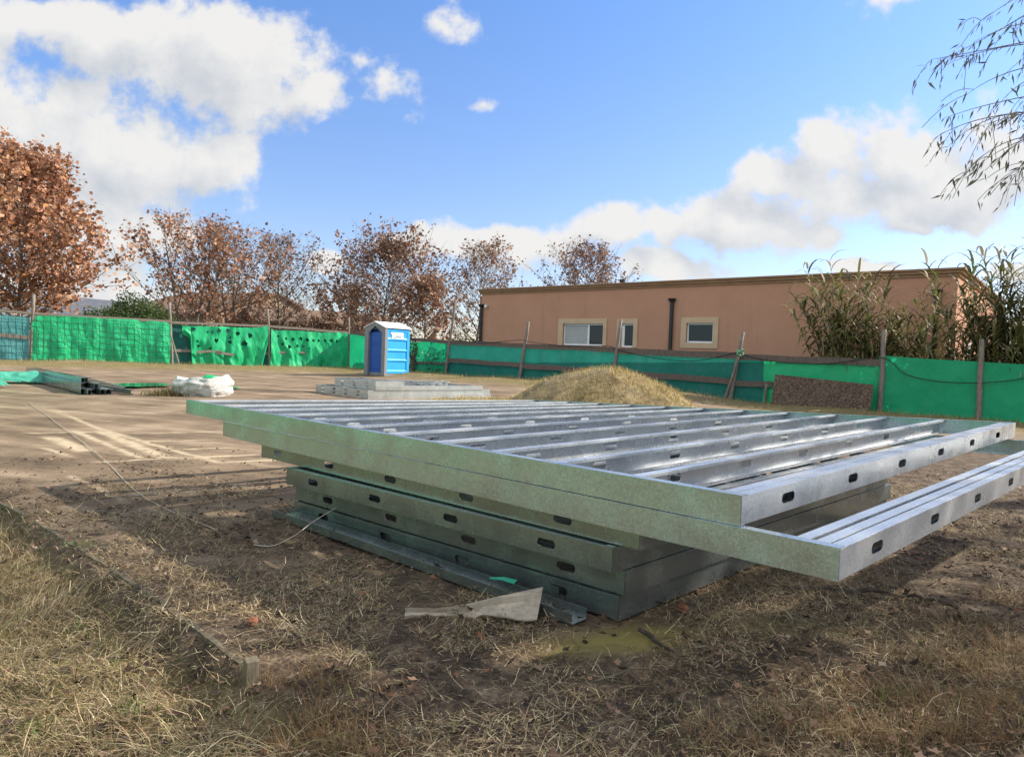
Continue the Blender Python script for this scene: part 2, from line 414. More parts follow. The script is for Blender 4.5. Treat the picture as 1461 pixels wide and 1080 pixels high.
slab = slab*(1-.9*np.exp(-(((gx-wq.x)/1.5)**2+((gy-wq.y)/.55)**2)**2))  # slab mask lowered to the darker soil tone in an oval strip
gr = np.maximum(grassy(gx, gy)*sst(16, 9, gy)*sst(9, 5, -gx*0+along(gx, gy)), sst(4.6, 2.8, fdist(gx, gy))*sst(16, 20, gy)*sst(.25, .5, fbm(gx*.6, gy*.6, 4, 77)+.12))
gr = np.maximum(gr, sst(60, 75, gy)); gr = np.maximum(gr, 0.9*sst(12, 16, gx)); gr = np.maximum(gr, sst(-22, -26, gx))
moss = moss_w(gx, gy)
moss = np.maximum(moss, .5*np.exp(-(((gx-1.15)/.4)**2+((gy-2.95)/.12)**2)))
ny, nx = GX.shape
I = np.arange(nx*ny).reshape(ny, nx)
F = np.stack([I[:-1, :-1], I[:-1, 1:], I[1:, 1:], I[1:, :-1]], -1).reshape(-1, 4)
tag(np_obj('ground', np.stack([gx, gy, gz], 1), F, GROUND, np.stack([slab, gr, stripe, 1-moss], 1), smooth=True), kind='structure')

# ------------------------------------------------------------------ steel panels
W = 0.105
class Warp:
    def __init__(s, A, B, C, D):
        s.A, s.B, s.C, s.D = map(Vector, (A, B, C, D))
        s.Lu = ((s.B-s.A).length+(s.C-s.D).length)/2; s.Lv = ((s.D-s.A).length+(s.C-s.B).length)/2
    def __call__(s, u, v, w):
        a = u/s.Lu; b = v/s.Lv
        p = s.A*(1-a)*(1-b)+s.B*a*(1-b)+s.C*a*b+s.D*(1-a)*b
        return Vector((p.x, p.y, p.z-w))
def channel(warp, axis, pos, a0, a1, sgn, holes=(), lip=0.013, inset=0.0, fl=0.042, plain=False, hs=1.0):
    """one cold formed profile: axis 'u' runs along u at v=pos, 'v' runs along v at u=pos; flanges point to sgn"""
    mb = MB(); w0, w1 = inset, W-inset
    def P(a, c, w): return warp(a, c, w) if axis == 'u' else warp(c, a, w)
    hl, hh = min(0.052*hs, .085), 0.019*hs; wm = W/2
    cuts = []
    x = a0
    def quad(x0, x1, wa, wb, c0, c1):
        n = max(1, int((x1-x0)/0.7)); 
        for k in range(n):
            p, q = x0+(x1-x0)*k/n, x0+(x1-x0)*(k+1)/n
            mb.add([P(p, c0, wa), P(q, c0, wa), P(q, c1, wb), P(p, c1, wb)], [(0, 1, 2, 3)])
    for h in sorted(holes):
        if h-0.1 < x or h+0.1 > a1: continue
        if h-0.09 > x+1e-4: quad(x, h-0.09, w0, w1, pos, pos)
        for up in (-1, 1):
            arc = []
            for k in range(0, 4):
                t = math.pi-k*math.pi/2/3
                arc.append((h-(hl-hh)+hh*math.cos(t), wm+up*hh*math.sin(t)))
            for k in range(0, 4):
                t = math.pi/2-k*math.pi/2/3
                arc.append((h+(hl-hh)+hh*math.cos(t), wm+up*hh*math.sin(t)))
            wo = w0 if up < 0 else w1
            n = len(arc); top = [(h-0.09+0.18*k/(n-1), wo) for k in range(n)]
            top[0] = (h-0.09, wm); top[-1] = (h+0.09, wm); 
            top[1] = (h-0.09, wo); top[-2] = (h+0.09, wo)
            vs = [P(q[0], pos, q[1]) for q in arc]+[P(q[0], pos, q[1]) for q in top]
            mb.add(vs, [(k, k+1, n+k+1, n+k) for k in range(n-1)])
        x = h+0.09
    if x < a1:
        if holes or plain or True: quad(x, a1, w0, w1, pos, pos)
        else:
            k = pos+sgn*(.0005 if inset == 0 else 0); m1, m2 = w0+.017, w1-.017
            for wa, wb, ca, cb in ((w0, m1, pos, pos), (m1, m1+.0025, pos, k), (m1+.0025, m1+.005, k, pos), (m1+.005, m2-.005, pos, pos), (m2-.005, m2-.0025, pos, k), (m2-.0025, m2, k, pos), (m2, w1, pos, pos)):
                quad(x, a1, wa, wb, ca, cb)
    ce = pos+sgn*fl
    quad(a0, a1, w0, w0, pos, ce); quad(a0, a1, w1, w1, pos, ce)
    if lip:
        quad(a0, a1, w0, w0+lip, ce, ce); quad(a0, a1, w1-lip, w1, ce, ce)
    return mb
def hole_list(L, first, step=0.61):
    return [first+k*step for k in range(int((L-first)/step)+1)]
def panel(corners, studs, orient, label, group, mat=GALV, first=0.36, name='steel_joist_grid', hs=1.0):
    wp = Warp(*corners); base = (wp.A+wp.B+wp.C+wp.D)/4
    t = thing(name, (base.x, base.y, base.z-W), label, 'steel panel', group)
    if orient == 'v':
        channel(wp, 'u', 0, 0, wp.Lu, 1, lip=0, fl=.04).build('track', mat, t, solid=.0022)
        channel(wp, 'u', wp.Lv, 0, wp.Lu, -1, lip=0, fl=.04).build('track', mat, t, solid=.0022)
        for pos, sgn in studs:
            p = pos if pos >= 0 else wp.Lu+pos
            e = 0.0025 if (abs(p) < .001 or abs(p-wp.Lu) < .001) else 0.0035
            channel(wp, 'v', p, .003, wp.Lv-.003, sgn, hole_list(wp.Lv, first+random.uniform(-.02, .02)), inset=e).build('stud', GALVS, t, solid=.0018)
    else:
        channel(wp, 'v', 0, 0, wp.Lv, 1, lip=0, fl=.04, plain=True).build('track', mat, t, solid=.0022)
        channel(wp, 'v', wp.Lu, 0, wp.Lv, -1, lip=0, fl=.04, plain=True).build('track', mat, t, solid=.0022)
        for pos, sgn in studs:
            p = pos if pos >= 0 else wp.Lv+pos
            channel(wp, 'u', p, .003, wp.Lu-.003, sgn, hole_list(wp.Lu, first), inset=.0035, hs=hs).build('stud', mat, t, solid=.0018)
    return t

def shift(p, dz): return (p[0], p[1], p[2]+dz)
# ground stack: three wall panels, then three longer ones turned the other way
du = Vector((0.742, -0.671, 0)); dv = Vector((0.70, 0.714, 0))
def wall_corners(A, B, Lv, zA, zB, zD, zC):
    A = Vector(A); B = Vector(B)
    return [(A.x, A.y, zA), (B.x, B.y, zB), (B.x+dv.x*Lv, B.y+dv.y*Lv, zC), (A.x+dv.x*Lv, A.y+dv.y*Lv, zD)]
vstuds = [(0, 1), (.4, 1), (.8, 1), (1.2, 1), (1.6, 1), (2.0, 1), (2.4, 1), (-.0001, -1)]
def gpz(px, py, z): p = gp(px, py, z); return (p.x, p.y)
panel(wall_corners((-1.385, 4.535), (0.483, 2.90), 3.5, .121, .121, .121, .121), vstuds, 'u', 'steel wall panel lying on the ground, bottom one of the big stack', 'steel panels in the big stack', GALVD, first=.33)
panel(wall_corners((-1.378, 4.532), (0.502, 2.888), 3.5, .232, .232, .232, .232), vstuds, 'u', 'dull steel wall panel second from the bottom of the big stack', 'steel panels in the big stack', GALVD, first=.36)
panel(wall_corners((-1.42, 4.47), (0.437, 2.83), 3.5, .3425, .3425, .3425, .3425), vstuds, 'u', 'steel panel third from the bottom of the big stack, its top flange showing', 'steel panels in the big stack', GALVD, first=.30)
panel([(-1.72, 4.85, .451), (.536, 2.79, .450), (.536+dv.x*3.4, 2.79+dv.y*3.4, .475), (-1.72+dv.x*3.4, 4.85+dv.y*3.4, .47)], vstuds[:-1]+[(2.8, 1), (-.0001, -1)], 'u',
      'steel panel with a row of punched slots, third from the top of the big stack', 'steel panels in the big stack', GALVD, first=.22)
A6 = at(266, 571, 5.5); B6 = at(1058, 709, 2.41); C6 = at(1449, 603, 5.1); D6 = at(762, 570.5, 8.1)
A5 = at(318, 602.5, 5.14); B5 = at(1198, 780, 2.17); 
sh5 = Vector((.68, .73, 0))*.003; A5 += sh5; B5 += sh5
A6.z += .004; B6.z += .004; A5.z = A6.z-W-.005-.012; B5.z = min(B5.z, B6.z-W-.0045)
print(A5,B5)
C5 = B5+Vector((2.85, 2.65, 0)); C5.z = .652; D5 = Vector((.72, 7.79, .505))
print('A6', A6, 'B6', B6, 'C6', C6, 'D6', D6, 'A5', A5, 'B5', B5)
L6 = (B6-A6).length
st6 = [(0, 1)]+[(L6-x, 1) for x in (4.08, 3.68, 3.28, 2.88, 2.48, 2.08, 1.68, 1.28, .89, .49)]+[(L6-.10, 1), (-.00001, -1)]
L5 = (B5-A5).length
st5 = [(0, 1)]+[(L5-x, 1) for x in (3.98, 3.58, 3.18, 2.78, 2.38, 1.98, 1.58, 1.18, .78)]+[(L5-.15, 1), (L5-.046, -1), (-.00001, -1)]
panel([A5, B5, C5, D5], st5, 'v', 'steel panel second from the top, its doubled edge jutting beyond the topmost one', 'steel panels in the big stack', GALV, first=.33)
panel([A6, B6, C6, D6], st6, 'v', 'large bright steel panel of parallel studs, topmost of the big stack', 'steel panels in the big stack', GALV, first=.36)
# a short loose profile caught under the overhang, green tinted from the tarp
lw = Warp((.80, 2.93, .448), (.86, 2.78, .448), (1.6, 3.55, .452), (1.55, 3.7, .452))

# loose tracks on the slab beside the stack
def loose(name, a, b, z, wdt, hgt, label, mat=GALVD, tilt=0.0):
    a = Vector((a[0], a[1], 0)); b = Vector((b[0], b[1], 0)); d = (b-a).normalized(); x = Vector((d.y, -d.x, 0))
    t = thing(name, ((a.x+b.x)/2, (a.y+b.y)/2, z), label, 'steel track', 'loose tracks beside the big stack')
    mb = MB(); n = 8
    for k in range(n):
        p = a.lerp(b, k/n); q = a.lerp(b, (k+1)/n)
        prof = [(-wdt/2, hgt), (-wdt/2, 0), (wdt/2, 0), (wdt/2, hgt)]
        for i in range(3):
            P0 = [p+x*prof[i][0]+Vector((0, 0, z+prof[i][1]+tilt*prof[i][0])), q+x*prof[i][0]+Vector((0, 0, z+prof[i][1]+tilt*prof[i][0])),
                  q+x*prof[i+1][0]+Vector((0, 0, z+prof[i+1][1]+tilt*prof[i+1][0])), p+x*prof[i+1][0]+Vector((0, 0, z+prof[i+1][1]+tilt*prof[i+1][0]))]
            mb.add(P0, [(0, 1, 2, 3)])
    mb.build('channel', mat, t, solid=.002)
    return t
def loose_pair():
    a = gp(398, 738); b = gp(826, 892)
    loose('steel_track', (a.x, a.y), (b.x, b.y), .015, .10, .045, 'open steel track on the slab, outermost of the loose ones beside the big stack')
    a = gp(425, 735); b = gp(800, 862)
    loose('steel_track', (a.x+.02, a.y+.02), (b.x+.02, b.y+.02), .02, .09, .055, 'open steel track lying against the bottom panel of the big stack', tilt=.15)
loose_pair()
# green plastic strip lying in the track
mb = MB(); a = gp(698, 824, .08); b = gp(733, 832, .08); pts = [(a.x, a.y, .075), ((a.x+b.x)/2, (a.y+b.y)/2, .083), (b.x, b.y, .078)]
for i in range(2):
    p, q = Vector(pts[i]), Vector(pts[i+1]); o = Vector((.012, .03, 0.004))*(.5+.5*i)
    o2 = Vector((.012, .03, 0.004))*(1.0+.3*i)
    mb.add([p, q, q+o2, p+o], [(0, 1, 2, 3)])
tag(mb.build('plastic_strip', STRIPG, solid=.002), 'short green plastic strip caught in the loose tracks', 'plastic strip')

# ------------------------------------------------------------------ torn board, bricks, twigs, strings, form boards
def torn_board():
    c = [((578, 868), .02), ((620, 870), .02), ((665, 863), .035), ((710, 852), .06), ((775, 838), .10)]
    mb = MB(); n = len(c); low = [(578, 877), (620, 879), (665, 880), (710, 882), (766, 884)]
    vs = []
    for (p, z), l in zip(c, low):
        P = gp(p[0], p[1], z); Q = gp(l[0], l[1], .004+.25*z)
        vs.append((P, Q))
    sub = []
    for i in range(n-1):
        for k in range(4):
            t = k/4; j = random.uniform(-.006, .006)
            sub.append((vs[i][0].lerp(vs[i+1][0], t), vs[i][1].lerp(vs[i+1][1], t)+Vector((0, j*2, j))))
    sub.append(vs[-1])
    V = []; Fs = []
    for i, (P, Q) in enumerate(sub):
        m1 = P.lerp(Q, .22)+Vector((0, -.004, .012)); m2 = P.lerp(Q, .32)+Vector((0, .008, -.006)); m3 = P.lerp(Q, .7)
        V += [P, m1, m2, m3, Q]
        if i: 
            b = (i-1)*5
            for k in range(4): Fs.append((b+k, b+5+k, b+6+k, b+1+k))
    mb.add(V, Fs)
    tag(mb.build('torn_board', CREAM, solid=.007), 'cream torn strip of board lying on the litter by the loose tracks', 'board scrap')
torn_board()
def lump(name, mat, c, r, seed, label, cat, flat=.6, group=None, sq=0):
    import bmesh
    bm = bmesh.new(); bmesh.ops.create_icosphere(bm, subdivisions=2, radius=1)
    for v in bm.verts:
        k = 1+.35*(mnoise.noise(v.co*1.6+Vector((seed, 0, 0))))
        if sq: m_ = max(abs(v.co.x), abs(v.co.y), abs(v.co.z)); k *= 1/(m_**.8)
        v.co = Vector((v.co.x*r[0]*k, v.co.y*r[1]*k, v.co.z*r[2]*k))
    me = bpy.data.meshes.new(name); bm.to_mesh(me); bm.free(); me.materials.append(mat)
    o = bpy.data.objects.new(name, me); COL.objects.link(o); o.location = c; o.rotation_euler = (0, 0, seed*1.7)
    return tag(o, label, cat, group)
p = gp(361, 891); lump('brick_fragment', BRICK, (p.x, p.y, .015), (.026, .017, .012), 1, 'small orange brick fragment on the soil near the wooden stake', 'brick fragment', sq=1)
p = gp(974, 872); lump('brick_fragment', BRICK, (p.x, p.y, .015), (.032, .02, .016), 3, 'orange brick fragment at the foot of the bottom panel near its corner', 'brick fragment', sq=1)
def crooked(name, pxs, r, label, cat, mat=SCRAP, z=.02, wob=.012, n=6, group=None):
    pts = []
    for i in range(len(pxs)-1):
        a = gp(*pxs[i]); b = gp(*pxs[i+1])
        for k in range(n):
            q = a.lerp(b, k/n); pts.append(Vector((q.x+random.uniform(-wob, wob), q.y+random.uniform(-wob, wob), float(ground_z(q.x, q.y))+z+random.uniform(-wob, wob)*.6)))
    q = gp(*pxs[-1]); pts.append(Vector((q.x, q.y, float(ground_z(q.x, q.y))+z)))
    rad = [r*(1-.5*i/len(pts))*random.uniform(.85, 1.15) for i in range(len(pts))]
    mb = MB(); mb.tube(pts, rad, 6)
    return tag(mb.build(name, mat, smooth=True), label, cat, group)
crooked('twig', [(912, 905), (960, 940)], .010, 'dark ringed twig lying on the mossy patch', 'twig')
crooked('dead_branch', [(1120, 842), (1180, 846), (1250, 848), (1330, 862), (1365, 875)], .013, 'long dark dead branch on the ground under the jutting panel', 'branch', wob=.018)
crooked('dead_branch', [(850, 985), (935, 958)], .004, 'thin pale stalk lying across the straw in front of the stack', 'branch', mat=BOARDM, wob=.006)
def stringy(pxs, label, sag=None):
    pts = []
    for px, py, z in pxs:
        p = gp(px, py, z); pts.append(p)
    out = []
    for i in range(len(pts)-1):
        for k in range(8):
            t = k/8; a = pts[max(i-1, 0)]; b = pts[i]; c = pts[i+1]; d = pts[min(i+2, len(pts)-1)]
            out.append(.5*((2*b)+(c-a)*t+(2*a-5*b+4*c-d)*t*t+(3*b-a-3*c+d)*t**3))
    out.append(pts[-1]); mb = MB(); mb.tube(out, .0028, 5)
    tag(mb.build('string', STRINGM, smooth=True), label, 'string')
stringy([(40, 573, .012), (130, 640, .012), (200, 705, .012), (310, 756, .012)], 'pale string stretched straight across the muddy slab')
stringy([(362, 777, .012), (390, 778, .012), (420, 764, .05), (447, 744, .085), (480, 724, .15)], 'curled loose string hanging from a panel slot down to the slab')

def form_board(a, b, label, h=.11, tilt=0):
    A = gp(*a); B = gp(*b); mb = MB(); n = 10
    d = (B-A).normalized(); x = Vector((d.y, -d.x, 0))
    V = []; Fs = []
    for k in range(n+1):
        p = A.lerp(B, k/n); top = .015+random.uniform(-.006, .004)
        for s, z in ((-.011, -h), (-.011, top), (.011, top+tilt), (.011, -h)):
            V.append((p.x+x.x*s, p.y+x.y*s, z))
        if k:
            q = (k-1)*4
            for i in range(4): Fs.append((q+i, q+(i+1) % 4, q+4+(i+1) % 4, q+4+i))
    mb.add(V, Fs+[(0, 1, 2, 3), (n*4+3, n*4+2, n*4+1, n*4)])
    tag(mb.build('form_board', BOARDM), label, 'form board', 'old form boards along the slab edge')
form_board((-60, 688), (36, 737), 'dark form board along the slab edge, farthest away at the left')
form_board((60, 752), (150, 808), 'form board half buried in dry grass between the two bare ones')
form_board((160, 815), (238, 868), 'mossy bare form board holding back the slab dirt, middle of the edge')
form_board((240, 870), (345, 950), 'form board sunk in the grass just behind the wooden stake')
p = gp(357, 972); mb = MB(); mb.box((p.x, p.y, -.0), (.8, .6, 0), (-.6, .8, 0), (0, 0, 1), .022, .018, .075)
mb.v = [(v[0]+.3*(v[2])*.1, v[1], v[2]+random.uniform(-.006, .006)) for v in mb.v]
tag(mb.build('wooden_stake', wood('grey_stake', (.09, .075, .05), (.20, .17, .12)), bevel=.004), 'short square wooden stake standing in the grass at the end of the form boards', 'stake')

# ------------------------------------------------------------------ second stack of panels near the toilet
d2u = Vector((-.664, .748, 0)); d2v = Vector((.748, .664, 0))
c0 = gp(525, 569.5); 
def far_panel(ou, ov, Lu, Lv, z, label, studs):
    o = Vector((c0.x, c0.y, 0))+d2u*ou+d2v*ov
    # A far left end, B near corner
    B = o; A = o+d2u*Lu; C = o+d2v*Lv; D = A+d2v*Lv
    panel([(A.x, A.y, z), (B.x, B.y, z), (C.x, C.y, z), (D.x, D.y, z)], studs, 'u', label, 'steel panels in the low far stack', GALVF, first=.4, hs=1.9)
fs = [(0, 1), (.6, 1), (1.2, 1), (1.8, 1), (2.4, 1), (3.0, 1), (-.0001, -1)]
far_panel(0, 0, 2.7, 3.75, .10, 'steel panel lying on the ground, bottom of the low stack by the blue toilet', fs)
far_panel(0.02, 0, 2.68, 3.72, .2065, 'steel panel second from the bottom of the low stack by the blue toilet', fs)
far_panel(.0, .2, 2.05, 3.25, .313, 'shorter steel panel third from the bottom of the low far stack', fs[:5]+[(-.0001, -1)])
far_panel(.02, .2, 2.03, .8, .4195, 'short steel panel on top of the low far stack', [(0, 1), (.4, 1), (-.0001, -1)])
def far_stud(a, b, label):
    A = at(*a); B = at(*b); d = (B-A).normalized(); x = Vector((d.y, -d.x, 0)).normalized()
    t = thing('steel_stud', A.lerp(B, .5), label, 'steel stud', 'loose studs on the low far stack'); mb = MB()
    for w0, z0, w1, z1 in ((0, 0, 0, .1), (0, 0, .045, 0), (0, .1, .045, .1), (.045, 0, .045, .014), (.045, .1, .045, .086)):
        mb.add([A+x*w0+Vector((0, 0, z0)), B+x*w0+Vector((0, 0, z0)), B+x*w1+Vector((0, 0, z1)), A+x*w1+Vector((0, 0, z1))], [(0, 1, 2, 3)])
    mb.build('channel', GALVF, t, solid=.002)
far_stud((588, 551, 18.3), (690-75, 555, 18.6), 'loose steel stud lying slanted on the low far stack')
far_stud((612, 553, 18.4), (631, 548, 19.2), 'short loose steel stud pointing back on the low far stack')
far_stud((545, 547, 18.9), (640, 549, 20.2), 'long loose steel stud along the back of the low far stack')

# ------------------------------------------------------------------ bundle of long studs and green heap at the left
def bundle():
    e = gp(138, 562); f = gp(52, 541); d = Vector((f.x-e.x, f.y-e.y, 0)).normalized(); L = 6.0; x = Vector((d.y, -d.x, 0))
    mb = MB()
    for w0, z0, w1, z1 in ((0, 0, 0, .1), (0, 0, .05, 0), (0, .1, .05, .1), (.05, 0, .05, .015), (.05, .1, .05, .085)):
        mb.add([(0+w0*x.x, w0*x.y, z0), (L*d.x+w0*x.x, L*d.y+w0*x.y, z0), (L*d.x+w1*x.x, L*d.y+w1*x.y, z1), (w1*x.x, w1*x.y, z1)], [(0, 1, 2, 3)])
    proto = None
    lay = [(-.02, i) for i in ()]
    spots = [(k*.062-.33, .02, random.uniform(-.5, .25), random.uniform(-.02, .02)) for k in range(9)]+[(k*.066-.28, .125, random.uniform(-.3, .5), random.uniform(-.035, .035)) for k in range(6)]+[(k*.08-.25, .23, random.uniform(.1, .6), random.uniform(-.05, .05)) for k in range(3)]
    for i, (ox, z, oa, rot) in enumerate(spots):
        if proto is None: o = proto = mb.build('steel_stud', GALVD, solid=.002)
        else: o = proto.copy(); COL.objects.link(o)
        o.location = (e.x+x.x*ox+d.x*oa, e.y+x.y*ox+d.y*oa, z); o.rotation_euler = (0, 0, rot)
        tag(o, 'long grey steel stud bundled with others on the ground beside the puddle', 'steel stud', 'long studs bundled beside the puddle')
    for i, (ox, oa, rot) in enumerate([(.5, -.6, .10), (.62, .4, -.06)]):
        o = proto.copy(); COL.objects.link(o); o.location = (e.x+x.x*ox+d.x*oa, e.y+x.y*ox+d.y*oa, .02); o.rotation_euler = (0, 0, rot)
        tag(o, ('loose steel stud on the ground with its end poking past the bundle' if i == 0 else 'loose steel stud lying flat on the far side of the bundle'), 'steel stud', 'long studs bundled beside the puddle')
bundle()
def crumple(name, cx, cy, rx, ry, h, mat, label, cat, rot=0, seed=3, n=44):
    u, v = np.meshgrid(np.linspace(-1, 1, n), np.linspace(-1, 1, n)); r = np.sqrt(u*u+v*v)
    hh = h*np.clip(1-r**2, 0, 1)**.6*(.25+1.5*fbm(u*2.5+seed, v*2.5, 4, seed))
    ed = 1+.5*(fbm(u*2+9, v*2+seed, 3, seed+2)-.5)
    X = u*rx*ed; Y = v*ry*ed; c, s = math.cos(rot), math.sin(rot)
    x = cx+X*c-Y*s; y = cy+X*s+Y*c; z = ground_z(x, y)+.015+hh+.04*fbm(u*9, v*9, 2, seed+5)
    I = np.arange(n*n).reshape(n, n); F = np.stack([I[:-1, :-1], I[:-1, 1:], I[1:, 1:], I[1:, :-1]], -1).reshape(-1, 4)
    rc = r.ravel()[F].mean(1); keep = rc < .97
    o = np_obj(name, np.stack([x.ravel(), y.ravel(), z.ravel()], 1), F[keep], mat)
    return tag(o, label, cat)
p = gp(22, 548); crumple('crumpled_tarp', p.x-.3, p.y+.3, 1.1, .5, .24, RAG, 'crumpled green tarp heaped on the ground at the end of the stud bundle', 'tarp', rot=.4, seed=4)
p = gp(-40, 552); crumple('crumpled_tarp', p.x, p.y, .8, .35, .14, RAG, 'flat green tarp scrap on the grass left of the heaped tarp', 'tarp', rot=.1, seed=8)
# puddle and a smaller one
def flat_patch(name, pxs, mat, z, seed):
    pts = [gp(*q) for q in pxs]; n = 60; out = []
    m_ = len(pts)
    for i in range(m_):
        a, b = pts[i], pts[(i+1) % m_]
        for k in range(8):
            q = a.lerp(b, k/8); j = .12*(mnoise.noise(Vector((q.x*1.5, q.y*1.5, seed)))); out.append((q.x+j, q.y+j*2, 0))
    mb = MB(); mb.add([(x, y, z) for x, y, _ in out], [tuple(range(len(out)))])
    return tag(mb.build(name, mat), kind='structure')
flat_patch('puddle', [(150, 554), (165, 550), (200, 549), (238, 549.5), (240, 553), (200, 555)], WATER, .055, 1)
flat_patch('puddle', [(312, 556), (318, 554), (336, 554), (342, 556), (330, 558)], WATER, .05, 4)

# ------------------------------------------------------------------ bulk bag
def bulk_bag():
    c = gp(277, 566); r = .52; c = Vector((c.x, c.y+.45, 0))
    t = thing('bulk_bag', (c.x, c.y, 0), 'slumped white woven bulk bag standing open on the slab', 'bulk bag')
    n, m_ = 96, 26; V = []; F = []
    for j in range(m_+1):
        v = j/m_
        for i in range(n):
            a = 2*math.pi*i/n; ca, sa = math.cos(a), math.sin(a)
            k = 1/(abs(ca)**4+abs(sa)**4)**.25
            if v < .72:
                q = v/.72; z = .40*q; rr = r*(1+.14*math.sin(q*math.pi)-.05*q)
            else:
                q = (v-.72)/.28; z = .40-.16*q+.03*math.sin(q*3.1); rr = r*(.95-.6*q)
            top = 1+.35*mnoise.noise(Vector((ca*1.3+4, sa*1.3, .5)))
            f = mnoise.noise(Vector((ca*2.2, sa*2.2, z*9)))*.05+mnoise.noise(Vector((ca*5+7, sa*5, z*16)))*.025
            rr = rr*(.55*k+.45)+f
            V.append((c.x+rr*ca, c.y+rr*sa, .005+1.02*z*top+.03*mnoise.noise(Vector((ca*4, sa*4, v*6)))*(1 if v > .1 else 0)))
    for j in range(m_):
        for i in range(n):
            F.append((j*n+i, j*n+(i+1) % n, (j+1)*n+(i+1) % n, (j+1)*n+i))
    F.append(tuple(m_*n+i for i in range(n)))
    mb = MB(); mb.add(V, F); mb.build('bag_body', BAG, t, smooth=True)
    u = crumple('folded_tarp', c.x+.12, c.y+.05, .30, .24, .12, TARP, 'small green tarp stuffed in the top of the white bulk bag', 'tarp', seed=12, n=24)
    u.location.z = .28
bulk_bag()

# ------------------------------------------------------------------ fences
def tarp_mesh(name, pl, xs, top, bot, mat, label, off=.06, fold=.05, seed=1, holes=(), ny=26, nx=90, group=None, hang=1.0, wave=7):
    """xs: list of px stations; top/bot: py at these stations"""
    S, ZT, ZB = [], [], []
    for x, t, b in zip(xs, top, bot):
        s, zt = pl.sz(x, t, off); s2, zb = pl.sz(x, b, off); S.append(s); ZT.append(zt); ZB.append(zb)
    S = np.array(S); o = np.argsort(S); S = S[o]; ZT = np.array(ZT)[o]; ZB = np.array(ZB)[o]
    ss = np.linspace(S[0], S[-1], nx); zt = np.interp(ss, S, ZT); zb = np.interp(ss, S, ZB)
    zb = zb+.05*(fbm(ss*1.7, ss*0, 3, seed)-.5)*2; zt = zt+.015*np.sin(ss*2.4+seed)
    V = np.zeros((ny*nx, 3)); k = 0
    sv, tv = np.meshgrid(ss, np.linspace(0, 1, ny))
    Z = zt[None, :]*(1-tv)+zb[None, :]*tv
    warp = fbm(sv*.9, tv*1.5, 3, seed+3)*2.2
    d = fold*(.25+.75*tv)*hang*(np.sin(sv*wave+warp*3+tv*1.2)*.5+np.sin(sv*wave*2.3+warp*5)*.22+(fbm(sv*2.5+tv*.8, tv*2.0, 4, seed)-.5)*2.0)
    d += fold*.9*(fbm(sv*1.1+1.6*tv, tv*1.8-.6*sv, 3, seed+9)-.5)
    P = np.stack([pl.a.x+pl.e.x*sv+pl.n.x*(off+d), pl.a.y+pl.e.y*sv+pl.n.y*(off+d), Z], -1).reshape(-1, 3)
    I = np.arange(ny*nx).reshape(ny, nx); F = np.stack([I[:-1, :-1], I[:-1, 1:], I[1:, 1:], I[1:, :-1]], -1).reshape(-1, 4)
    if holes:
        c = P[F].mean(1); keep = np.ones(len(F), bool)
        for hx, hy, hr in holes:
            hr = hr*.8
            h = np.array(pl.hit(hx, hy, off)); dd = c-h; al = dd[:, 0]*pl.e.x+dd[:, 1]*pl.e.y
            ang = np.arctan2(dd[:, 2], al); keep &= np.hypot(al, dd[:, 2]) > hr*(1+.14*np.sin(ang*3+hx)+.12*np.sin(ang*5+hy))
        F = F[keep]
    ob = np_obj(name, P, F, mat, smooth=True)
    return tag(ob, label, 'tarp' if 'net' not in name else 'shade net', group)
def post(pl, mb, a, b, w, off=.0, taper=.8):
    p = pl.hit(a[0], a[1], off); q = pl.hit(b[0], b[1], off); p.z -= .25
    pts = [p.lerp(q, k/6)+Vector((random.uniform(-.012, .012), random.uniform(-.012, .012), 0)) for k in range(7)]
    mb.tube(pts, [w*(1-(1-taper)*k/6)*random.uniform(.93, 1.07) for k in range(7)], 7)
def rail(pl, mb, stations, h, th, off, jit=.008):
    pts = [pl.hit(x, y, off) for x, y in stations]
    for i in range(len(pts)-1):
        n = max(1, int((pts[i+1]-pts[i]).length/.6))
        for k in range(n):
            a = pts[i].lerp(pts[i+1], k/n); b = pts[i].lerp(pts[i+1], (k+1)/n)
            if k: a = last
            b = b+Vector((0, 0, random.uniform(-jit, jit))); last = b
            dz = Vector((0, 0, h/2)); o = pl.n*(th/2)
            mb.hexa([a-dz-o, b-dz-o, b-dz+o, a-dz+o, a+dz-o, b+dz-o, b+dz+o, a+dz+o])
# left fence
c = FL.hit(240, 530)
fl = thing('post_fence', (c.x, c.y, 0), 'left-hand fence of timber posts and rails hung with bright green tarps', 'fence')
for a, b in (((43, 524), (48, 420)), ((246, 532), (242, 432)), ((386, 535), (382, 441)), ((497, 535), (498, 453)), ((-75, 516), (-72, 405))):
    mb = MB(); post(FL, mb, a, b, .075 if a[0] < 400 else .06, .0); mb.build('post', WOODW, fl, smooth=True)
for st, h in (([(-420, 405), (-75, 436), (45, 447.5), (243, 459)], .12), ([(243, 460), (384, 465.5), (497, 474.5)], .11), ([(-420, 440), (-75, 471), (45, 482)], .16), ([(243, 500), (384, 504)], .14), ([(384, 503), (497, 503)], .1)):
    mb = MB(); rail(FL, mb, st, h, .04, .03 if h != .14 else -.03); mb.build('rail', WOODW, fl)
mb = MB(); post(FL, mb, (265, 548), (243, 475), .04, .35); 
tag(mb.build('prop_pole', WOODW, smooth=True), 'thin timber prop leaning against the tarp fence beside the white bag', 'pole')
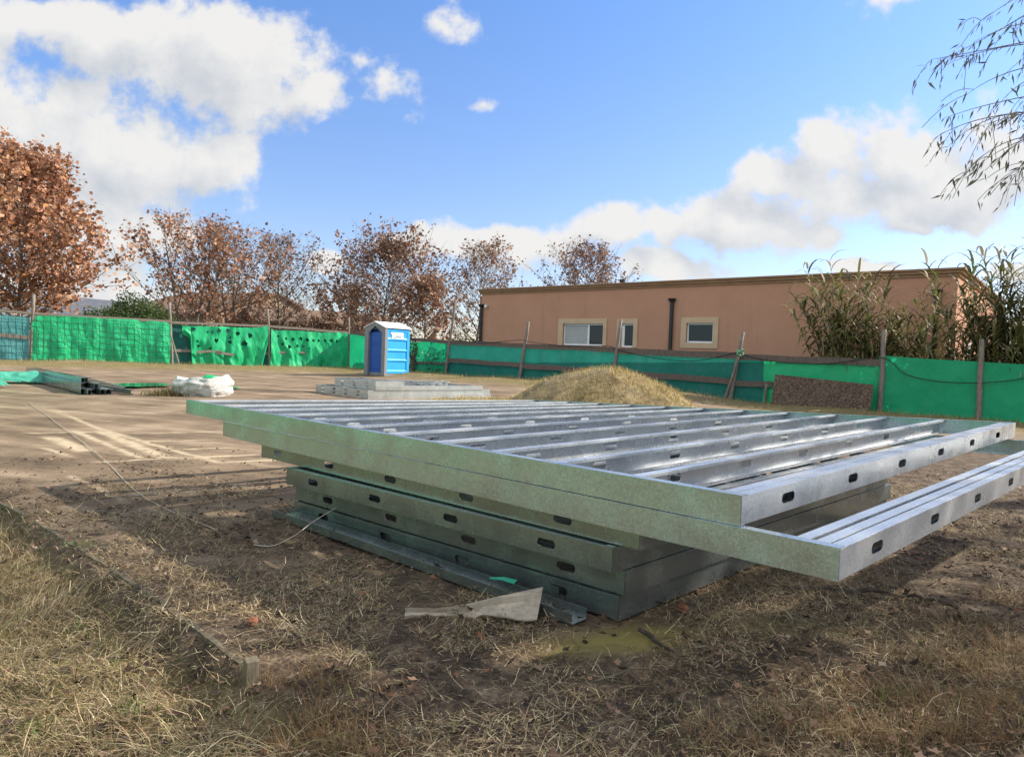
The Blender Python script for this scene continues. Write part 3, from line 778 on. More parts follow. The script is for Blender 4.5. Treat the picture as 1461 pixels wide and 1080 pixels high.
# wire mesh panel on the left fence
def wire():
    mb = MB()
    for k in range(31):
        x = -58+k*10; t = 437+(x+58)*.081 ; b = 522 if x < 45 else 522+min(5, (x-45)*.05)
        mb.tube([FL.hit(x, t+3, .16), FL.hit(x+1, b, .14)], .0085, 4)
    for k in range(9):
        f = k/8
        mb.tube([FL.hit(x, (437+(x+58)*.081+3)*(1-f)+(522+(max(0, x-45))*.02)*f, .17) for x in (-58, 50, 140, 243)], .0085, 4)
    mb.build('wire_mesh', simple('rusted_wire', (.02, .05, .035), (.04, .08, .055), 9, .7, .3, 0), fl)
wire()
tarp_mesh('shade_net', FL, [-430, -75, 42], [404, 441, 453], [470, 511, 520], NETF, 'faded blue shade net behind wire mesh and a plank, left end of the fence', off=-.01, fold=.05, seed=31, group='tarps on the fences')
tarp_mesh('green_tarp', FL, [45, 52, 133, 236, 244], [462, 450, 453, 459, 463], [520, 522, 527, 524, 526], TARP, 'bright green tarp behind a square wire mesh on the left fence', off=.08, fold=.14, seed=2, group='tarps on the fences', wave=4)
tarp_mesh('shade_net', FL, [244, 300, 384, 497], [463, 467, 470, 476], [526, 528, 530, 531], NETK, 'dull teal shade net glimpsed behind the punctured tarps of the left fence', off=-.06, fold=.03, seed=33, group='tarps on the fences')
h2 = [(275, 470, .13), (303, 474, .08), (296, 474, .07), (312, 472, .12), (325, 472.5, .13), (339, 476, .12), (281, 487, .07), (308, 486, .12), (328, 482, .07), (328, 488, .1), (357, 479, .14), (349, 490, .16), (283, 494, .08), (300, 497, .07)]
tarp_mesh('green_tarp', FL, [260, 272, 276, 300, 365, 374, 383], [464, 465, 465, 466, 467.5, 466.5, 465.5], [476, 484, 530, 531, 531, 531, 491], TARP, 'bright green tarp torn with scattered dark holes, between two leaning posts', off=.07, fold=.14, seed=4, holes=h2, nx=130, ny=50, group='tarps on the fences', wave=6)
h3 = [(397, 480, .07), (408, 483, .07), (418, 484, .1), (429, 483, .1), (438, 485, .11), (447, 486, .1), (455, 486, .09), (464, 486, .09), (472, 486, .1), (480, 487, .09), (403, 491, .09), (413, 495, .11), (424, 494, .09), (433, 494, .07), (441, 497, .05), (450, 497, .05)]
tarp_mesh('green_tarp', FL, [387, 392, 414, 440, 497], [469, 471, 472, 473, 475], [520, 528, 532, 532, 531], TARP, 'bright green tarp with a tidy row of dark holes next to the corner post', off=.07, fold=.14, seed=7, holes=h3, nx=130, ny=50, group='tarps on the fences', wave=5)
for st, lab in (([(280, 502.5), (300, 501), (318, 502.5)], 'ragged bare plank end showing through the torn tarp'), ([(309, 503), (334, 506)], 'grey plank lying across the torn tarp next to the ragged one')):
    mb = MB(); rail(FL, mb, st, .11, .02, .16); tag(mb.build('loose_plank', WOODW), lab, 'plank')
# right fence
c = FR.hit(900, 540)
fr = thing('post_fence', (c.x, c.y, 0), 'right-hand fence of leaning posts and rough rails lined with dark teal net', 'fence')
for a, b, w in (((634, 537), (650, 428), .07), ((739, 549), (754, 459), .085), ((874, 540), (886, 456), .08), ((1036, 590), (1060, 474), .09), ((1255, 596), (1262, 470), .085), ((1396, 606), (1401, 484), .085), ((1480, 625), (1487, 470), .1), ((1088, 585), (1094, 548), .06)):
    mb = MB(); post(FR, mb, a, b, w, .10); mb.build('post', WOODW, fr, smooth=True)
mb = MB(); post(FR, mb, (1023, 592), (1056, 505), .05, .24, .85); tag(mb.build('prop_pole', WOODW, smooth=True), 'pale timber prop leaning against the crossed post of the right fence', 'pole')
for st, h in (([(500, 475), (560, 482), (640, 488)], .16), ([(640, 489), (745, 493.5), (875, 499)], .2), ([(875, 500), (960, 504), (1055, 508)], .24), ([(1055, 509.5), (1160, 514), (1258, 517)], .22), ([(590, 517), (640, 519)], .1), ([(640, 514), (745, 521)], .2), ([(745, 522), (900, 533), (1040, 544)], .22), ([(1040, 546), (1102, 549)], .2)):
    mb = MB(); rail(FR, mb, st, h, .05, .09, jit=.02); mb.build('rail', WOODD, fr)
G = 'tarps on the fences'
tarp_mesh('green_tarp', FR, [499, 540, 585], [475, 479, 486], [532, 534, 538], TARPD, 'green tarp in the fence corner behind the blue toilet', off=.02, fold=.05, seed=11, group=G)
tarp_mesh('green_tarp', FR, [585, 600, 637], [487, 487.5, 489], [538, 538, 538], TARPD, 'dirty green tarp with pale scuffs just right of the blue toilet', off=.03, fold=.05, seed=12, holes=[(603, 503, .05), (610, 507, .05)], nx=60, group=G)
tarp_mesh('shade_net', FR, [637, 745, 875, 960, 1050, 1092], [489, 495, 501, 506, 511, 513], [540, 548, 562, 574, 586, 590], NET, 'long dark teal shade net behind the rails of the right fence', off=.0, fold=.04, seed=13, nx=200, group=G, wave=3)
tarp_mesh('green_tarp', FR, [1090, 1120, 1180, 1262], [512, 514, 517, 521], [592, 592, 596, 604], TARP, 'bright green tarp behind the leaning brown board', off=.04, fold=.07, seed=14, group=G, wave=4)
tarp_mesh('green_tarp', FR, [1254, 1258, 1320, 1397, 1480, 1700], [509, 508, 511, 517, 520, 536], [600, 603, 606, 614, 622, 640], TARPD, 'tight deep green tarp with a cable across it below the reeds', off=.07, fold=.035, seed=15, nx=160, group=G, wave=2)
for st, lab in (([(640, 484), (690, 489), (742, 485), (752, 487), (800, 493), (868, 494), (878, 498), (930, 510), (990, 515), (1050, 503)], 'thin black cable looped along the top rail of the right fence'), ([(1050, 503), (1100, 515), (1180, 519), (1257, 510), (1290, 533), (1330, 543), (1370, 546), (1398, 546), (1440, 543), (1500, 532)], 'black cable sagging across the deep green tarp')):
    pts = [FR.hit(x, y, .16) for x, y in st]; out = []
    for i in range(len(pts)-1):
        for k in range(6):
            t = k/6; a = pts[max(i-1, 0)]; b = pts[i]; c_ = pts[i+1]; d = pts[min(i+2, len(pts)-1)]
            out.append(.5*((2*b)+(c_-a)*t+(2*a-5*b+4*c_-d)*t*t+(3*b-a-3*c_+d)*t**3))
    out.append(pts[-1]); mb = MB(); mb.tube(out, .013, 5); tag(mb.build('cable', CABLE, smooth=True), lab, 'cable')
mb = MB(); q = FR.hit(1056, 503, .2)
for k in range(5):
    mb.tube([q+Vector((.12*math.cos(t+k), .10*math.sin(t*1.0+k*2), .12*math.sin(t+k*1.3))) for t in np.linspace(0, 6.28, 12)], .012, 4)
tag(mb.build('rope_tie', simple('green_rope', (.10, .32, .18), (.18, .42, .26), 9, .8, .2, 0), smooth=True), 'knotted green rope tying the crossed posts together', 'rope')
# leaning OSB board
mb = MB(); q = [FR.hit(1106, 534, .55), FR.hit(1247, 549, .45), FR.hit(1238, 606, .75), FR.hit(1096, 600, .85)]
q = [q[3], q[2], q[1], q[0]]; o = FR.n*-.02
mb.hexa([q[0]+o, q[1]+o, q[1], q[0], q[3]+o, q[2]+o, q[2], q[3]])
tag(mb.build('chipboard_sheet', OSB, bevel=.004), 'weathered brown chipboard sheet leaning on the green tarp', 'board')
# old ground sheet: tarped boundary that continues out of frame on the left
LB = Plane((-11.6, 15.4), (-11.6, -12.0))
c = LB.pt(10, 0)
lf = thing('post_fence', (c.x, c.y, 0), 'side fence continuing along the left boundary of the site', 'fence')
for k in range(8):
    mb = MB(); q = LB.pt(k*4.2, 0); mb.tube([q-Vector((0, 0, .2)), q+Vector((0, 0, 2.9))], .07, 7); mb.build('post', WOODW, lf)
def side_tarp(s0, s1, seed, label, mat):
    n, m_ = 60, 14; sv, tv = np.meshgrid(np.linspace(s0, s1, n), np.linspace(0, 1, m_))
    d = .06+.12*(.3+tv)*(np.sin(sv*4+3*fbm(sv, tv, 3, seed))*.5+(fbm(sv*2, tv*2, 3, seed)-.5))
    P = np.stack([LB.a.x+LB.e.x*sv+LB.n.x*d, LB.a.y+LB.e.y*sv+LB.n.y*d, 2.7-2.62*tv], -1).reshape(-1, 3)
    I = np.arange(n*m_).reshape(m_, n); F = np.stack([I[:-1, :-1], I[:-1, 1:], I[1:, 1:], I[1:, :-1]], -1).reshape(-1, 4)
    tag(np_obj('green_tarp', P, F, mat, smooth=True), label, 'tarp', G)
side_tarp(.1, 8, 51, 'green tarp on the side fence nearest the far corner', TARP); side_tarp(8.1, 17, 52, 'green tarp on the middle of the side fence', TARP); side_tarp(17.1, 27, 53, 'green tarp on the near end of the side fence', TARP)

# ------------------------------------------------------------------ portable toilet
def toilet():
    C0 = Vector((-5.64, 31.0, 0)); a = Vector((-.8, .6, 0)); s = Vector((.6, .8, 0)); up = Vector((0, 0, 1)); z0 = float(ground_z(-5.6, 31.5))-.02
    Wd, Dp, Hh, Pk = 1.30, 1.50, 2.12, 2.38
    t = thing('portable_toilet', (C0.x, C0.y, z0), 'bright blue portable toilet with a white gabled roof in the fence corner', 'toilet')
    o = Vector((C0.x, C0.y, z0))
    def P(x, y, z): return o+a*x+s*y+up*z
    def bx(mb, x0, x1, y0, y1, z0_, z1_):
        mb.hexa([P(x0, y0, z0_), P(x1, y0, z0_), P(x1, y1, z0_), P(x0, y1, z0_), P(x0, y0, z1_), P(x1, y0, z1_), P(x1, y1, z1_), P(x0, y1, z1_)])
    mb = MB(); bx(mb, .02, Wd-.02, .06, Dp-.06, 0, .14); mb.build('base', GREYP, t)
    mb = MB(); bx(mb, .04, Wd-.04, .22, Dp-.03, .14, Hh-.03); 
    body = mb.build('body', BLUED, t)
    # side wall, ribbed
    mb = MB(); n = 40; 
    V = []; Fs = []
    for j in range(n+1):
        z = .12+(Hh-.14)*j/n; q = j/n
        rec = 0
        for b0, b1 in ((.06, .26), (.30, .50), (.54, .74)):
            if b0 < q < b1: rec = .035
        if .78 < q < .94: rec = .02
        for y in (.02, .14, .17, Dp-.2, Dp-.17, Dp-.02):
            r = rec if .15 < y < Dp-.18 else 0
            V.append(P(.0+r, y, z))
    for j in range(n):
        for i in range(5): Fs.append((j*6+i, j*6+i+1, (j+1)*6+i+1, (j+1)*6+i))
    mb.add(V, Fs); mb.build('side_wall', BLUE, t)
    mb = MB(); V = [P(Wd, y, z) for z in (.12, Hh-.02) for y in (.02, Dp-.02)]; mb.add(V, [(0, 1, 3, 2)]); mb.build('side_wall', BLUE, t)
    # grey gabled front frame
    mb = MB(); bx(mb, -.02, .2, -.05, .09, 0, Hh); bx(mb, Wd-.22, Wd+.02, -.05, .09, 0, Hh)
    mb.hexa([P(-.02, -.05, Hh-.02), P(.2, -.05, Hh-.22), P(.2, .09, Hh-.22), P(-.02, .09, Hh-.02), P(-.02, -.05, Hh), P(Wd/2, -.05, Pk), P(Wd/2, .09, Pk), P(-.02, .09, Hh)])
    mb.add([P(.2, -.052, Hh-.22), P(Wd/2, -.052, Pk-.16), P(Wd/2, -.052, Pk), P(-.02, -.052, Hh-.02)], [(0, 1, 2, 3)])
    mb.add([P(Wd-.22, -.052, Hh-.22), P(Wd/2, -.052, Pk-.16), P(Wd/2, -.052, Pk), P(Wd+.02, -.052, Hh-.02)], [(0, 1, 2, 3)])
    mb.build('front_frame', GREYP, t)
    mb = MB(); bx(mb, .2, Wd-.22, .07, .12, .12, Hh-.18)
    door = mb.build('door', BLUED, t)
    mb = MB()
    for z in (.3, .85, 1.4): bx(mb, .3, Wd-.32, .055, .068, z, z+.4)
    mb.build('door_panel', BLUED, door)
    mb = MB(); bx(mb, .26, .31, .03, .068, 1.0, 1.16); mb.build('handle', GREYP, door)
    # roof
    mb = MB()
    for x0, x1 in ((-.06, Wd/2), (Wd+.06, Wd/2)):
        h0 = Hh-.0; mb.hexa([P(x0, -.09, h0), P(x1, -.09, Pk), P(x1, Dp+.06, Pk), P(x0, Dp+.06, h0), P(x0, -.09, h0+.04), P(x1, -.09, Pk+.045), P(x1, Dp+.06, Pk+.045), P(x0, Dp+.06, h0+.04)])
    mb.add([P(0, Dp-.02, Hh-.02), P(Wd, Dp-.02, Hh-.02), P(Wd/2, Dp-.02, Pk)], [(0, 1, 2)])
    mb.build('roof', ROOFW, t, bevel=.012)
    mb = MB(); bx(mb, -.008, .015, .36, 1.06, Hh-.46, Hh-.17); bx(mb, -.009, .015, .30, .40, Hh-.25, Hh-.17); bx(mb, -.009, .015, 1.02, 1.16, Hh-.46, Hh-.4)
    sg = mb.build('sign', ROOFW, t)
    mb = MB(); yy = .47
    for w, h, oz in ((.03, .13, 0), (.035, .06, .0), (.03, .15, 0), (.03, .12, .02), (.05, .1, .03), (.03, .13, .0), (.035, .12, .01)):
        bx(mb, -.013, -.007, yy, yy+w, Hh-.44+oz, Hh-.44+oz+h); yy += w+.035
    mb.build('lettering', SIGNI, sg)
    mb = MB(); q = P(Wd*.75, Dp-.2, 2.1); mb.tube([q, q+Vector((0, 0, .45))], .05, 8); mb.build('vent_pipe', GREYP, t)
toilet()

# ------------------------------------------------------------------ house
def house():
    c = HF.pt(HF.len/2, 0)
    t = thing('flat_roofed_house', (c.x, c.y, 0), 'long flat-roofed terracotta house with cream window surrounds behind the right fence', 'house')
    L = HF.len; zt = 4.62; Dp = 15.0
    wins = []
    for (x0, y0, x1, y1) in ((804, 462, 860, 493.5), (886, 462, 903, 495.5), (980, 461, 1017, 489.5)):
        s0, z1 = HF.sz(x0, (y0)); s1, z0 = HF.sz(x1, y1); wins.append((s0, s1, z0, z1))
    wt = [[(797.5, 455, 865, 494)], [(881, 455, 909, 496)], [(972.6, 453, 1024, 497.6)]]
    def FP(s, z, n): return HF.pt(s, z, n)
    ss = sorted({0.0, L}|{w[0] for w in wins}|{w[1] for w in wins}); zs = sorted({-1.0, zt}|{w[2] for w in wins}|{w[3] for w in wins})
    mb = MB()
    for i in range(len(ss)-1):
        for j in range(len(zs)-1):
            cs, cz = (ss[i]+ss[i+1])/2, (zs[j]+zs[j+1])/2
            if any(w[0] < cs < w[1] and w[2] < cz < w[3] for w in wins): continue
            mb.add([FP(ss[i], zs[j], 0), FP(ss[i+1], zs[j], 0), FP(ss[i+1], zs[j+1], 0), FP(ss[i], zs[j+1], 0)], [(0, 1, 2, 3)])
    for w in wins:   # reveals
        q = [(w[0], w[2]), (w[1], w[2]), (w[1], w[3]), (w[0], w[3])]
        for i in range(4):
            a, b = q[i], q[(i+1) % 4]
            mb.add([FP(*a, 0), FP(*b, 0), FP(*b, -.22), FP(*a, -.22)], [(0, 1, 2, 3)])
    mb.add([FP(L, -1, 0), FP(L, -1, -Dp), FP(L, zt, -Dp), FP(L, zt, 0)], [(0, 1, 2, 3)])
    mb.add([FP(0, -1, 0), FP(0, -1, -Dp), FP(0, zt, -Dp), FP(0, zt, 0)], [(0, 1, 2, 3)])
    mb.add([FP(0, -1, -Dp), FP(L, -1, -Dp), FP(L, zt, -Dp), FP(0, zt, -Dp)], [(0, 1, 2, 3)])
    mb.build('wall', STUCCO, t)
    mb = MB(); mb.add([FP(0, zt-.1, 0), FP(L, zt-.1, 0), FP(L, zt-.1, -Dp), FP(0, zt-.1, -Dp)], [(0, 1, 2, 3)])
    roof = mb.build('roof', FARROOF, t)
    # stepped cornice along front and right end
    mb = MB()
    for z0, z1, e in ((zt-.05, zt+.06, .06), (zt+.06, zt+.17, .14), (zt+.17, zt+.235, .22)):
        pl = [(-e, e), (L+e, e), (L+e, -Dp-e), (-e, -Dp-e)]; inn = [(.1, -.1), (L-.1, -.1), (L-.1, -Dp+.1), (.1, -Dp+.1)]
        for i in range(4):
            a, b = pl[i], pl[(i+1) % 4]; c_, d = inn[(i+1) % 4], inn[i]
            mb.hexa([FP(a[0], z0, a[1]), FP(b[0], z0, b[1]), FP(c_[0], z0, c_[1]), FP(d[0], z0, d[1]), FP(a[0], z1, a[1]), FP(b[0], z1, b[1]), FP(c_[0], z1, c_[1]), FP(d[0], z1, d[1])])
    mb.build('cornice', CORN, t)
    def fbox(mb, s0, s1, z0, z1, n0, n1):
        mb.hexa([FP(s0, z0, n0), FP(s1, z0, n0), FP(s1, z0, n1), FP(s0, z0, n1), FP(s0, z1, n0), FP(s1, z1, n0), FP(s1, z1, n1), FP(s0, z1, n1)])
    for i, w in enumerate(wins):
        x0, y0, x1, y1 = wt[i][0]; a0, b1 = HF.sz(x0, y0); a1, b0 = HF.sz(x1, y1)
        mb = MB(); fbox(mb, a0, w[0], b0, b1, -.02, .05); fbox(mb, w[1], a1, b0, b1, -.02, .05); fbox(mb, w[0], w[1], w[3], b1, -.02, .048)
        if b0 < w[2]-.02: fbox(mb, w[0], w[1], b0, w[2], -.02, .048)
        win = mb.build('window', TRIM, t)
        f = .07; mb = MB()
        fbox(mb, w[0]+.002, w[0]+f, w[2], w[3], -.15, -.08); fbox(mb, w[1]-f, w[1]-.002, w[2], w[3], -.15, -.08); fbox(mb, w[0]+f, w[1]-f, w[3]-f, w[3]-.002, -.15, -.083); fbox(mb, w[0]+f, w[1]-f, w[2]+.002, w[2]+f, -.15, -.083)
        if i == 0: m_ = w[0]+(w[1]-w[0])*.62; fbox(mb, m_-.05, m_+.05, w[2]+f, w[3]-f, -.15, -.08)
        if i == 1: fbox(mb, w[0]+f, w[0]+f+.1, w[2]+f, w[3]-f, -.15, -.09)
        mb.build('frame', WHITE, win)
        if i == 0:
            mb = MB(); fbox(mb, w[0]+f, m_-.05, w[2]+f, w[3]-f, -.14, -.11); mb.build('pane', BLIND, win)
            mb = MB(); fbox(mb, m_+.05, w[1]-f, w[2]+f, w[3]-f, -.14, -.11); mb.build('pane', GLASS, win)
        else:
            mb = MB(); fbox(mb, w[0]+f, w[1]-f, w[2]+f, w[3]-f, -.14, -.11); mb.build('pane', GLASS, win)
    # window on the sunny end
    def EP(y, z, n): return FP(L, z, -y)+HF.e*n
    mb = MB(); mb2 = MB()
    for y0, y1, z0, z1, m_ in ((3.0, 4.8, .9, 2.35, mb),):
        m_.hexa([EP(y0, z0, -.02), EP(y1, z0, -.02), EP(y1, z0, .05), EP(y0, z0, .05), EP(y0, z1, -.02), EP(y1, z1, -.02), EP(y1, z1, .05), EP(y0, z1, .05)])
    win = mb.build('window', WHITE, t)
    mb2.hexa([EP(3.12, 1.02, .0), EP(4.68, 1.02, .0), EP(4.68, 1.02, .056), EP(3.12, 1.02, .056), EP(3.12, 2.23, .0), EP(4.68, 2.23, .0), EP(4.68, 2.23, .056), EP(3.12, 2.23, .056)])
    mb2.build('pane', GLASS, win)
    # downpipes with hopper heads
    for px, py in ((683.5, 436), (959, 428), (1337, 416)):
        s, z = HF.sz(px, py, .1); s = max(s, .08); mb = MB()
        mb.tube([FP(s, -.8, .11), FP(s, z, .11)], .085, 10)
        mb.tube([FP(s, z-.12, .12), FP(s, z-.02, .12), FP(s, z+.06, .12)], [.09, .16, .19], 10); mb.build('downpipe', PIPE, t)
    s, z = HF.sz(888, 403, -2.0); mb = MB(); b = FP(s, 4.5, -2.0); mb.tube([b, b+Vector((0, 0, .62))], .11, 10); mb.tube([b+Vector((0, 0, .62)), b+Vector((0, 0, .8))], .15, 10); mb.build('chimney_pipe', PIPE, roof)
    s, z = HF.sz(691, 437, .1); mb = MB(); b = FP(s+.15, z, .02); mb.tube([b, b+HF.n*.16], [.05, .09], 8); mb.build('wall_lamp', WHITE, t)
house()

# ------------------------------------------------------------------ far buildings, hedge
def gable_house(px, py, Y, w, d, h, rise, rot, label, wm, rm, name='gabled_house'):
    c = at(px, py, Y); t = thing(name, (c.x, c.y, 0), label, 'house')
    e = Vector((math.cos(rot), math.sin(rot), 0)); f = Vector((-e.y, e.x, 0)); o = Vector((c.x, c.y, 0)); up = Vector((0, 0, 1))
    P = lambda x, y, z: o+e*x+f*y+up*z
    mb = MB(); mb.hexa([P(-w/2, -d/2, -1), P(w/2, -d/2, -1), P(w/2, d/2, -1), P(-w/2, d/2, -1), P(-w/2, -d/2, h), P(w/2, -d/2, h), P(w/2, d/2, h), P(-w/2, d/2, h)])
    mb.add([P(-w/2, -d/2, h), P(w/2, -d/2, h), P(0, -d/2, h+rise)], [(0, 1, 2)]); mb.add([P(-w/2, d/2, h), P(w/2, d/2, h), P(0, d/2, h+rise)], [(2, 1, 0)])
    mb.build('wall', wm, t)
    mb = MB(); ov = .4
    for sgn in (-1, 1):
        a = [P(sgn*(w/2+ov), -d/2-ov, h-rise*ov/(w/2)), P(0, -d/2-ov, h+rise), P(0, d/2+ov, h+rise), P(sgn*(w/2+ov), d/2+ov, h-rise*ov/(w/2))]
        mb.hexa([q+up*.02 for q in a]+[q+up*.2 for q in a])
    mb.build('roof', rm, t)
    mb = MB(); mb.add([P(-w*.3, -d/2-.02, .9), P(-w*.05, -d/2-.02, .9), P(-w*.05, -d/2-.02, h-.6), P(-w*.3, -d/2-.02, h-.6)], [(0, 1, 2, 3)]); mb.build('window', GLASS, t, solid=.03)
    return t
gable_house(100, 452, 62, 5.6, 9, 3.1, 1.7, R_(-28), 'white gabled house with a dark grey roof glimpsed behind the big russet tree', FARWHITE, GREYROOF)
gable_house(330, 455, 66, 17, 10, 3.6, 2.4, R_(70), 'brown low house with a tiled roof hidden behind the bare young trees', FARWALL, FARROOF)
gable_house(455, 455, 64, 9, 12, 3.3, 1.2, R_(-62), 'beige low shed behind the fence corner', FARWALL, FARROOF, 'low_shed')

def leafset(P, N, size, cols, wts, jitter=.2, asp=.8, flat=None):
    """leaves as bent quads: P (n,3) centres"""
    n = len(P); d = rng.normal(size=(n, 3)); d /= np.linalg.norm(d, axis=1)[:, None]
    if flat is not None: d[:, 2] = d[:, 2]*.6-flat; d /= np.linalg.norm(d, axis=1)[:, None]
    e = np.cross(d, rng.normal(size=(n, 3))); e /= np.linalg.norm(e, axis=1)[:, None]
    nn = np.cross(d, e)
    s = size*(1+rng.uniform(-.4, .5, n))[:, None]; w = s*asp*.5
    V = np.stack([P, P+d*s*.45+e*w+nn*s*.12, P+d*s, P+d*s*.45-e*w+nn*s*.12], 1).reshape(-1, 3)
    I = np.arange(n)*4; F = np.concatenate([np.stack([I, I+1, I+2], 1), np.stack([I, I+2, I+3], 1)])
    c = np.array(cols)[rng.choice(len(cols), n, p=np.array(wts)/sum(wts))]*(1+rng.uniform(-jitter, jitter, n))[:, None]
    return V, F, np.repeat(np.clip(c, 0, 1), 4, 0)
AUT = [(.41, .20, .115), (.30, .14, .082), (.50, .30, .18), (.17, .088, .056), (.43, .20, .08)]
AUTD = [(.29, .16, .10), (.20, .112, .076), (.40, .25, .16), (.13, .08, .058)]
def tree(name, x, y, H, R, nleaf, lsize, cols, wts, seed, label, cb=.16, nl=30, group='autumn trees beyond the fence', bare=.35, sharp=1.0, cat='tree', up=.6, multi=1, zoff=0.0):
    r = random.Random(seed); t = thing(name, (x, y, zoff), label, cat, group)
    mb = MB(); leafpts = []
    def poly(p, d, L, n, curve, wob):
        pts = [p.copy()]; d = d.normalized()
        for k in range(n):
            d = (d+Vector((r.gauss(0, wob), r.gauss(0, wob), curve+r.gauss(0, wob*.6)))).normalized(); p = p+d*(L/n); pts.append(p.copy())
        return pts
    for mlt in range(multi):
        lean = Vector((r.gauss(0, .05), r.gauss(0, .05), 1)) if multi == 1 else Vector((math.cos(mlt*2.4+seed)*.28, math.sin(mlt*2.4+seed)*.28, 1))
        Hm = H*(1 if mlt == 0 else r.uniform(.8, .95))
        trunk = poly(Vector((x, y, zoff-.2)), lean, Hm*.97, 12, .03, .035)
        r0_ = H*.013
        mb.tube(trunk, [r0_*(1-.93*k/12) for k in range(13)], 7)
        NL = int(nl*1.7)//multi
        for i in range(NL):
            f = cb+(.97-cb)*((i+r.random())/NL); k = f*12; k0 = min(int(k), 11)
            p = trunk[k0].lerp(trunk[k0+1], k-k0)
            q = (f-cb)/(1-cb)
            prof = min(1, .6+2.2*q)*((1-q**1.8) if sharp < 1.2 else (1-q)**.75)+.14
            az = i*2.4+r.uniform(-.4, .4); L = R*prof*r.uniform(.75, 1.2)
            d = Vector((math.cos(az), math.sin(az), up*r.uniform(.45, 1.1)+.45*q))
            limb = poly(p, d, L, 6, .10, .07)
            rl = max(.012, r0_*.42*(1-f*.75))
            mb.tube(limb, [rl*(1-.85*j/6) for j in range(7)], 5, cap=False)
            dens = r.uniform(.7, 1.2)
            for s in range(8):
                g = .25+.75*(s+r.random())/8; kk = g*6; k1 = min(int(kk), 5); sp = limb[k1].lerp(limb[k1+1], kk-k1)
                dd = (limb[k1+1]-limb[k1]).normalized()+Vector((r.gauss(0, .7), r.gauss(0, .7), r.gauss(.25, .4)))
                sub = poly(sp, dd, L*.38*r.uniform(.6, 1.2)*(1.15-.5*g)+.2, 4, .08, .12)
                mb.tube(sub, [rl*.35*(1-.8*j/4)+.004 for j in range(5)], 3, cap=False)
                for w in range(4):
                    tp = sub[1+r.randrange(4)]
                    tw = poly(tp, Vector((r.gauss(0, 1), r.gauss(0, 1), r.gauss(.35, .7))), .28*r.uniform(.5, 1.3)*(R/3.5), 2, .05, .15)
                    mb.tube(tw, [.006, .005, .003], 3, cap=False)
                    for j in range(3): leafpts.append((tw[j], dens*(.25+L/R)))
                for j in range(1, 5): leafpts.append((sub[j], dens*(.25+L/R)))
    mb.build('trunk', BARK, t)
    P = np.array([tuple(a) for a, _ in leafpts]); wt = np.array([b for _, b in leafpts])
    wt = wt*np.clip(fbm(P[:, 0]*.9+P[:, 2]*.4, P[:, 1]*.9+P[:, 2]*.7, 3, seed)*1.9-.35, .12, 2)
    idx = rng.choice(len(P), nleaf, p=wt/wt.sum())
    Q = P[idx]+rng.normal(size=(nleaf, 3))*.13*(R/4)
    V, F, C = leafset(Q, None, lsize, cols, wts, flat=.4)
    np_obj('crown', V, F, LEAF, C, t)
    return t
def tx(px, Y): return (px-730)/1000*Y
tree('plane_tree', tx(18, 37), 37, 11.2, 5.9, 15500, .23, AUT, [4, 3, 3, 1.2, 1.5], 3, 'big russet plane tree in full autumn leaf, tallest of the trees', nl=46, cb=.12, sharp=1.3)
tree('plane_tree', tx(268, 47), 47, 10.7, 5.0, 2300, .21, AUT, [3, 4, 2, 2, 1], 8, 'sparse multi-stemmed young tree with thin russet leaves right of the green hedge', nl=33, cb=.14, multi=3)
tree('plane_tree', tx(330, 49), 49, 10.0, 4.6, 2400, .21, AUT, [3, 4, 2, 2, 2], 9, 'half-bare tree with orange-brown lower leaves behind the torn tarp', nl=30, cb=.12, multi=2)
tree('plane_tree', tx(402, 53), 53, 9.6, 4.6, 2200, .17, AUTD, [4, 3, 2, 2], 10, 'greyish nearly bare tree behind the tarp with the row of holes', nl=34, cb=.12)
tree('plane_tree', tx(540, 50), 50, 8.9, 5.8, 5600, .20, AUTD+[(.22, .10, .06)], [4, 3, 2, 2, 3], 14, 'broad dark brown tree rising behind the blue toilet', nl=46, cb=.1, sharp=.85)
tree('plane_tree', tx(676, 54), 54, 9.6, 4.8, 2100, .19, AUTD+[(.28, .14, .08)], [3, 3, 3, 1, 3], 15, 'thin pale-leaved tree at the left corner of the house', nl=34, cb=.12)
tree('plane_tree', tx(828, 60), 60, 10.9, 5.4, 3300, .20, AUTD+[(.28, .14, .08)], [3, 3, 2, 2, 2], 16, 'brown tree showing only its top above the house roof', nl=34, cb=.2)
tree('plane_tree', tx(605, 46), 46, 6.2, 3.0, 2400, .22, AUTD+[(.28, .14, .08)], [3, 3, 3, 1, 3], 19, 'low brown tree just right of the blue toilet', nl=26, cb=.08)
tree('plane_tree', tx(480, 58), 58, 6.5, 3.6, 2200, .24, AUTD, [3, 3, 2, 2], 20, 'low dark tree half hidden in the gap above the fence corner', nl=26, cb=.08)

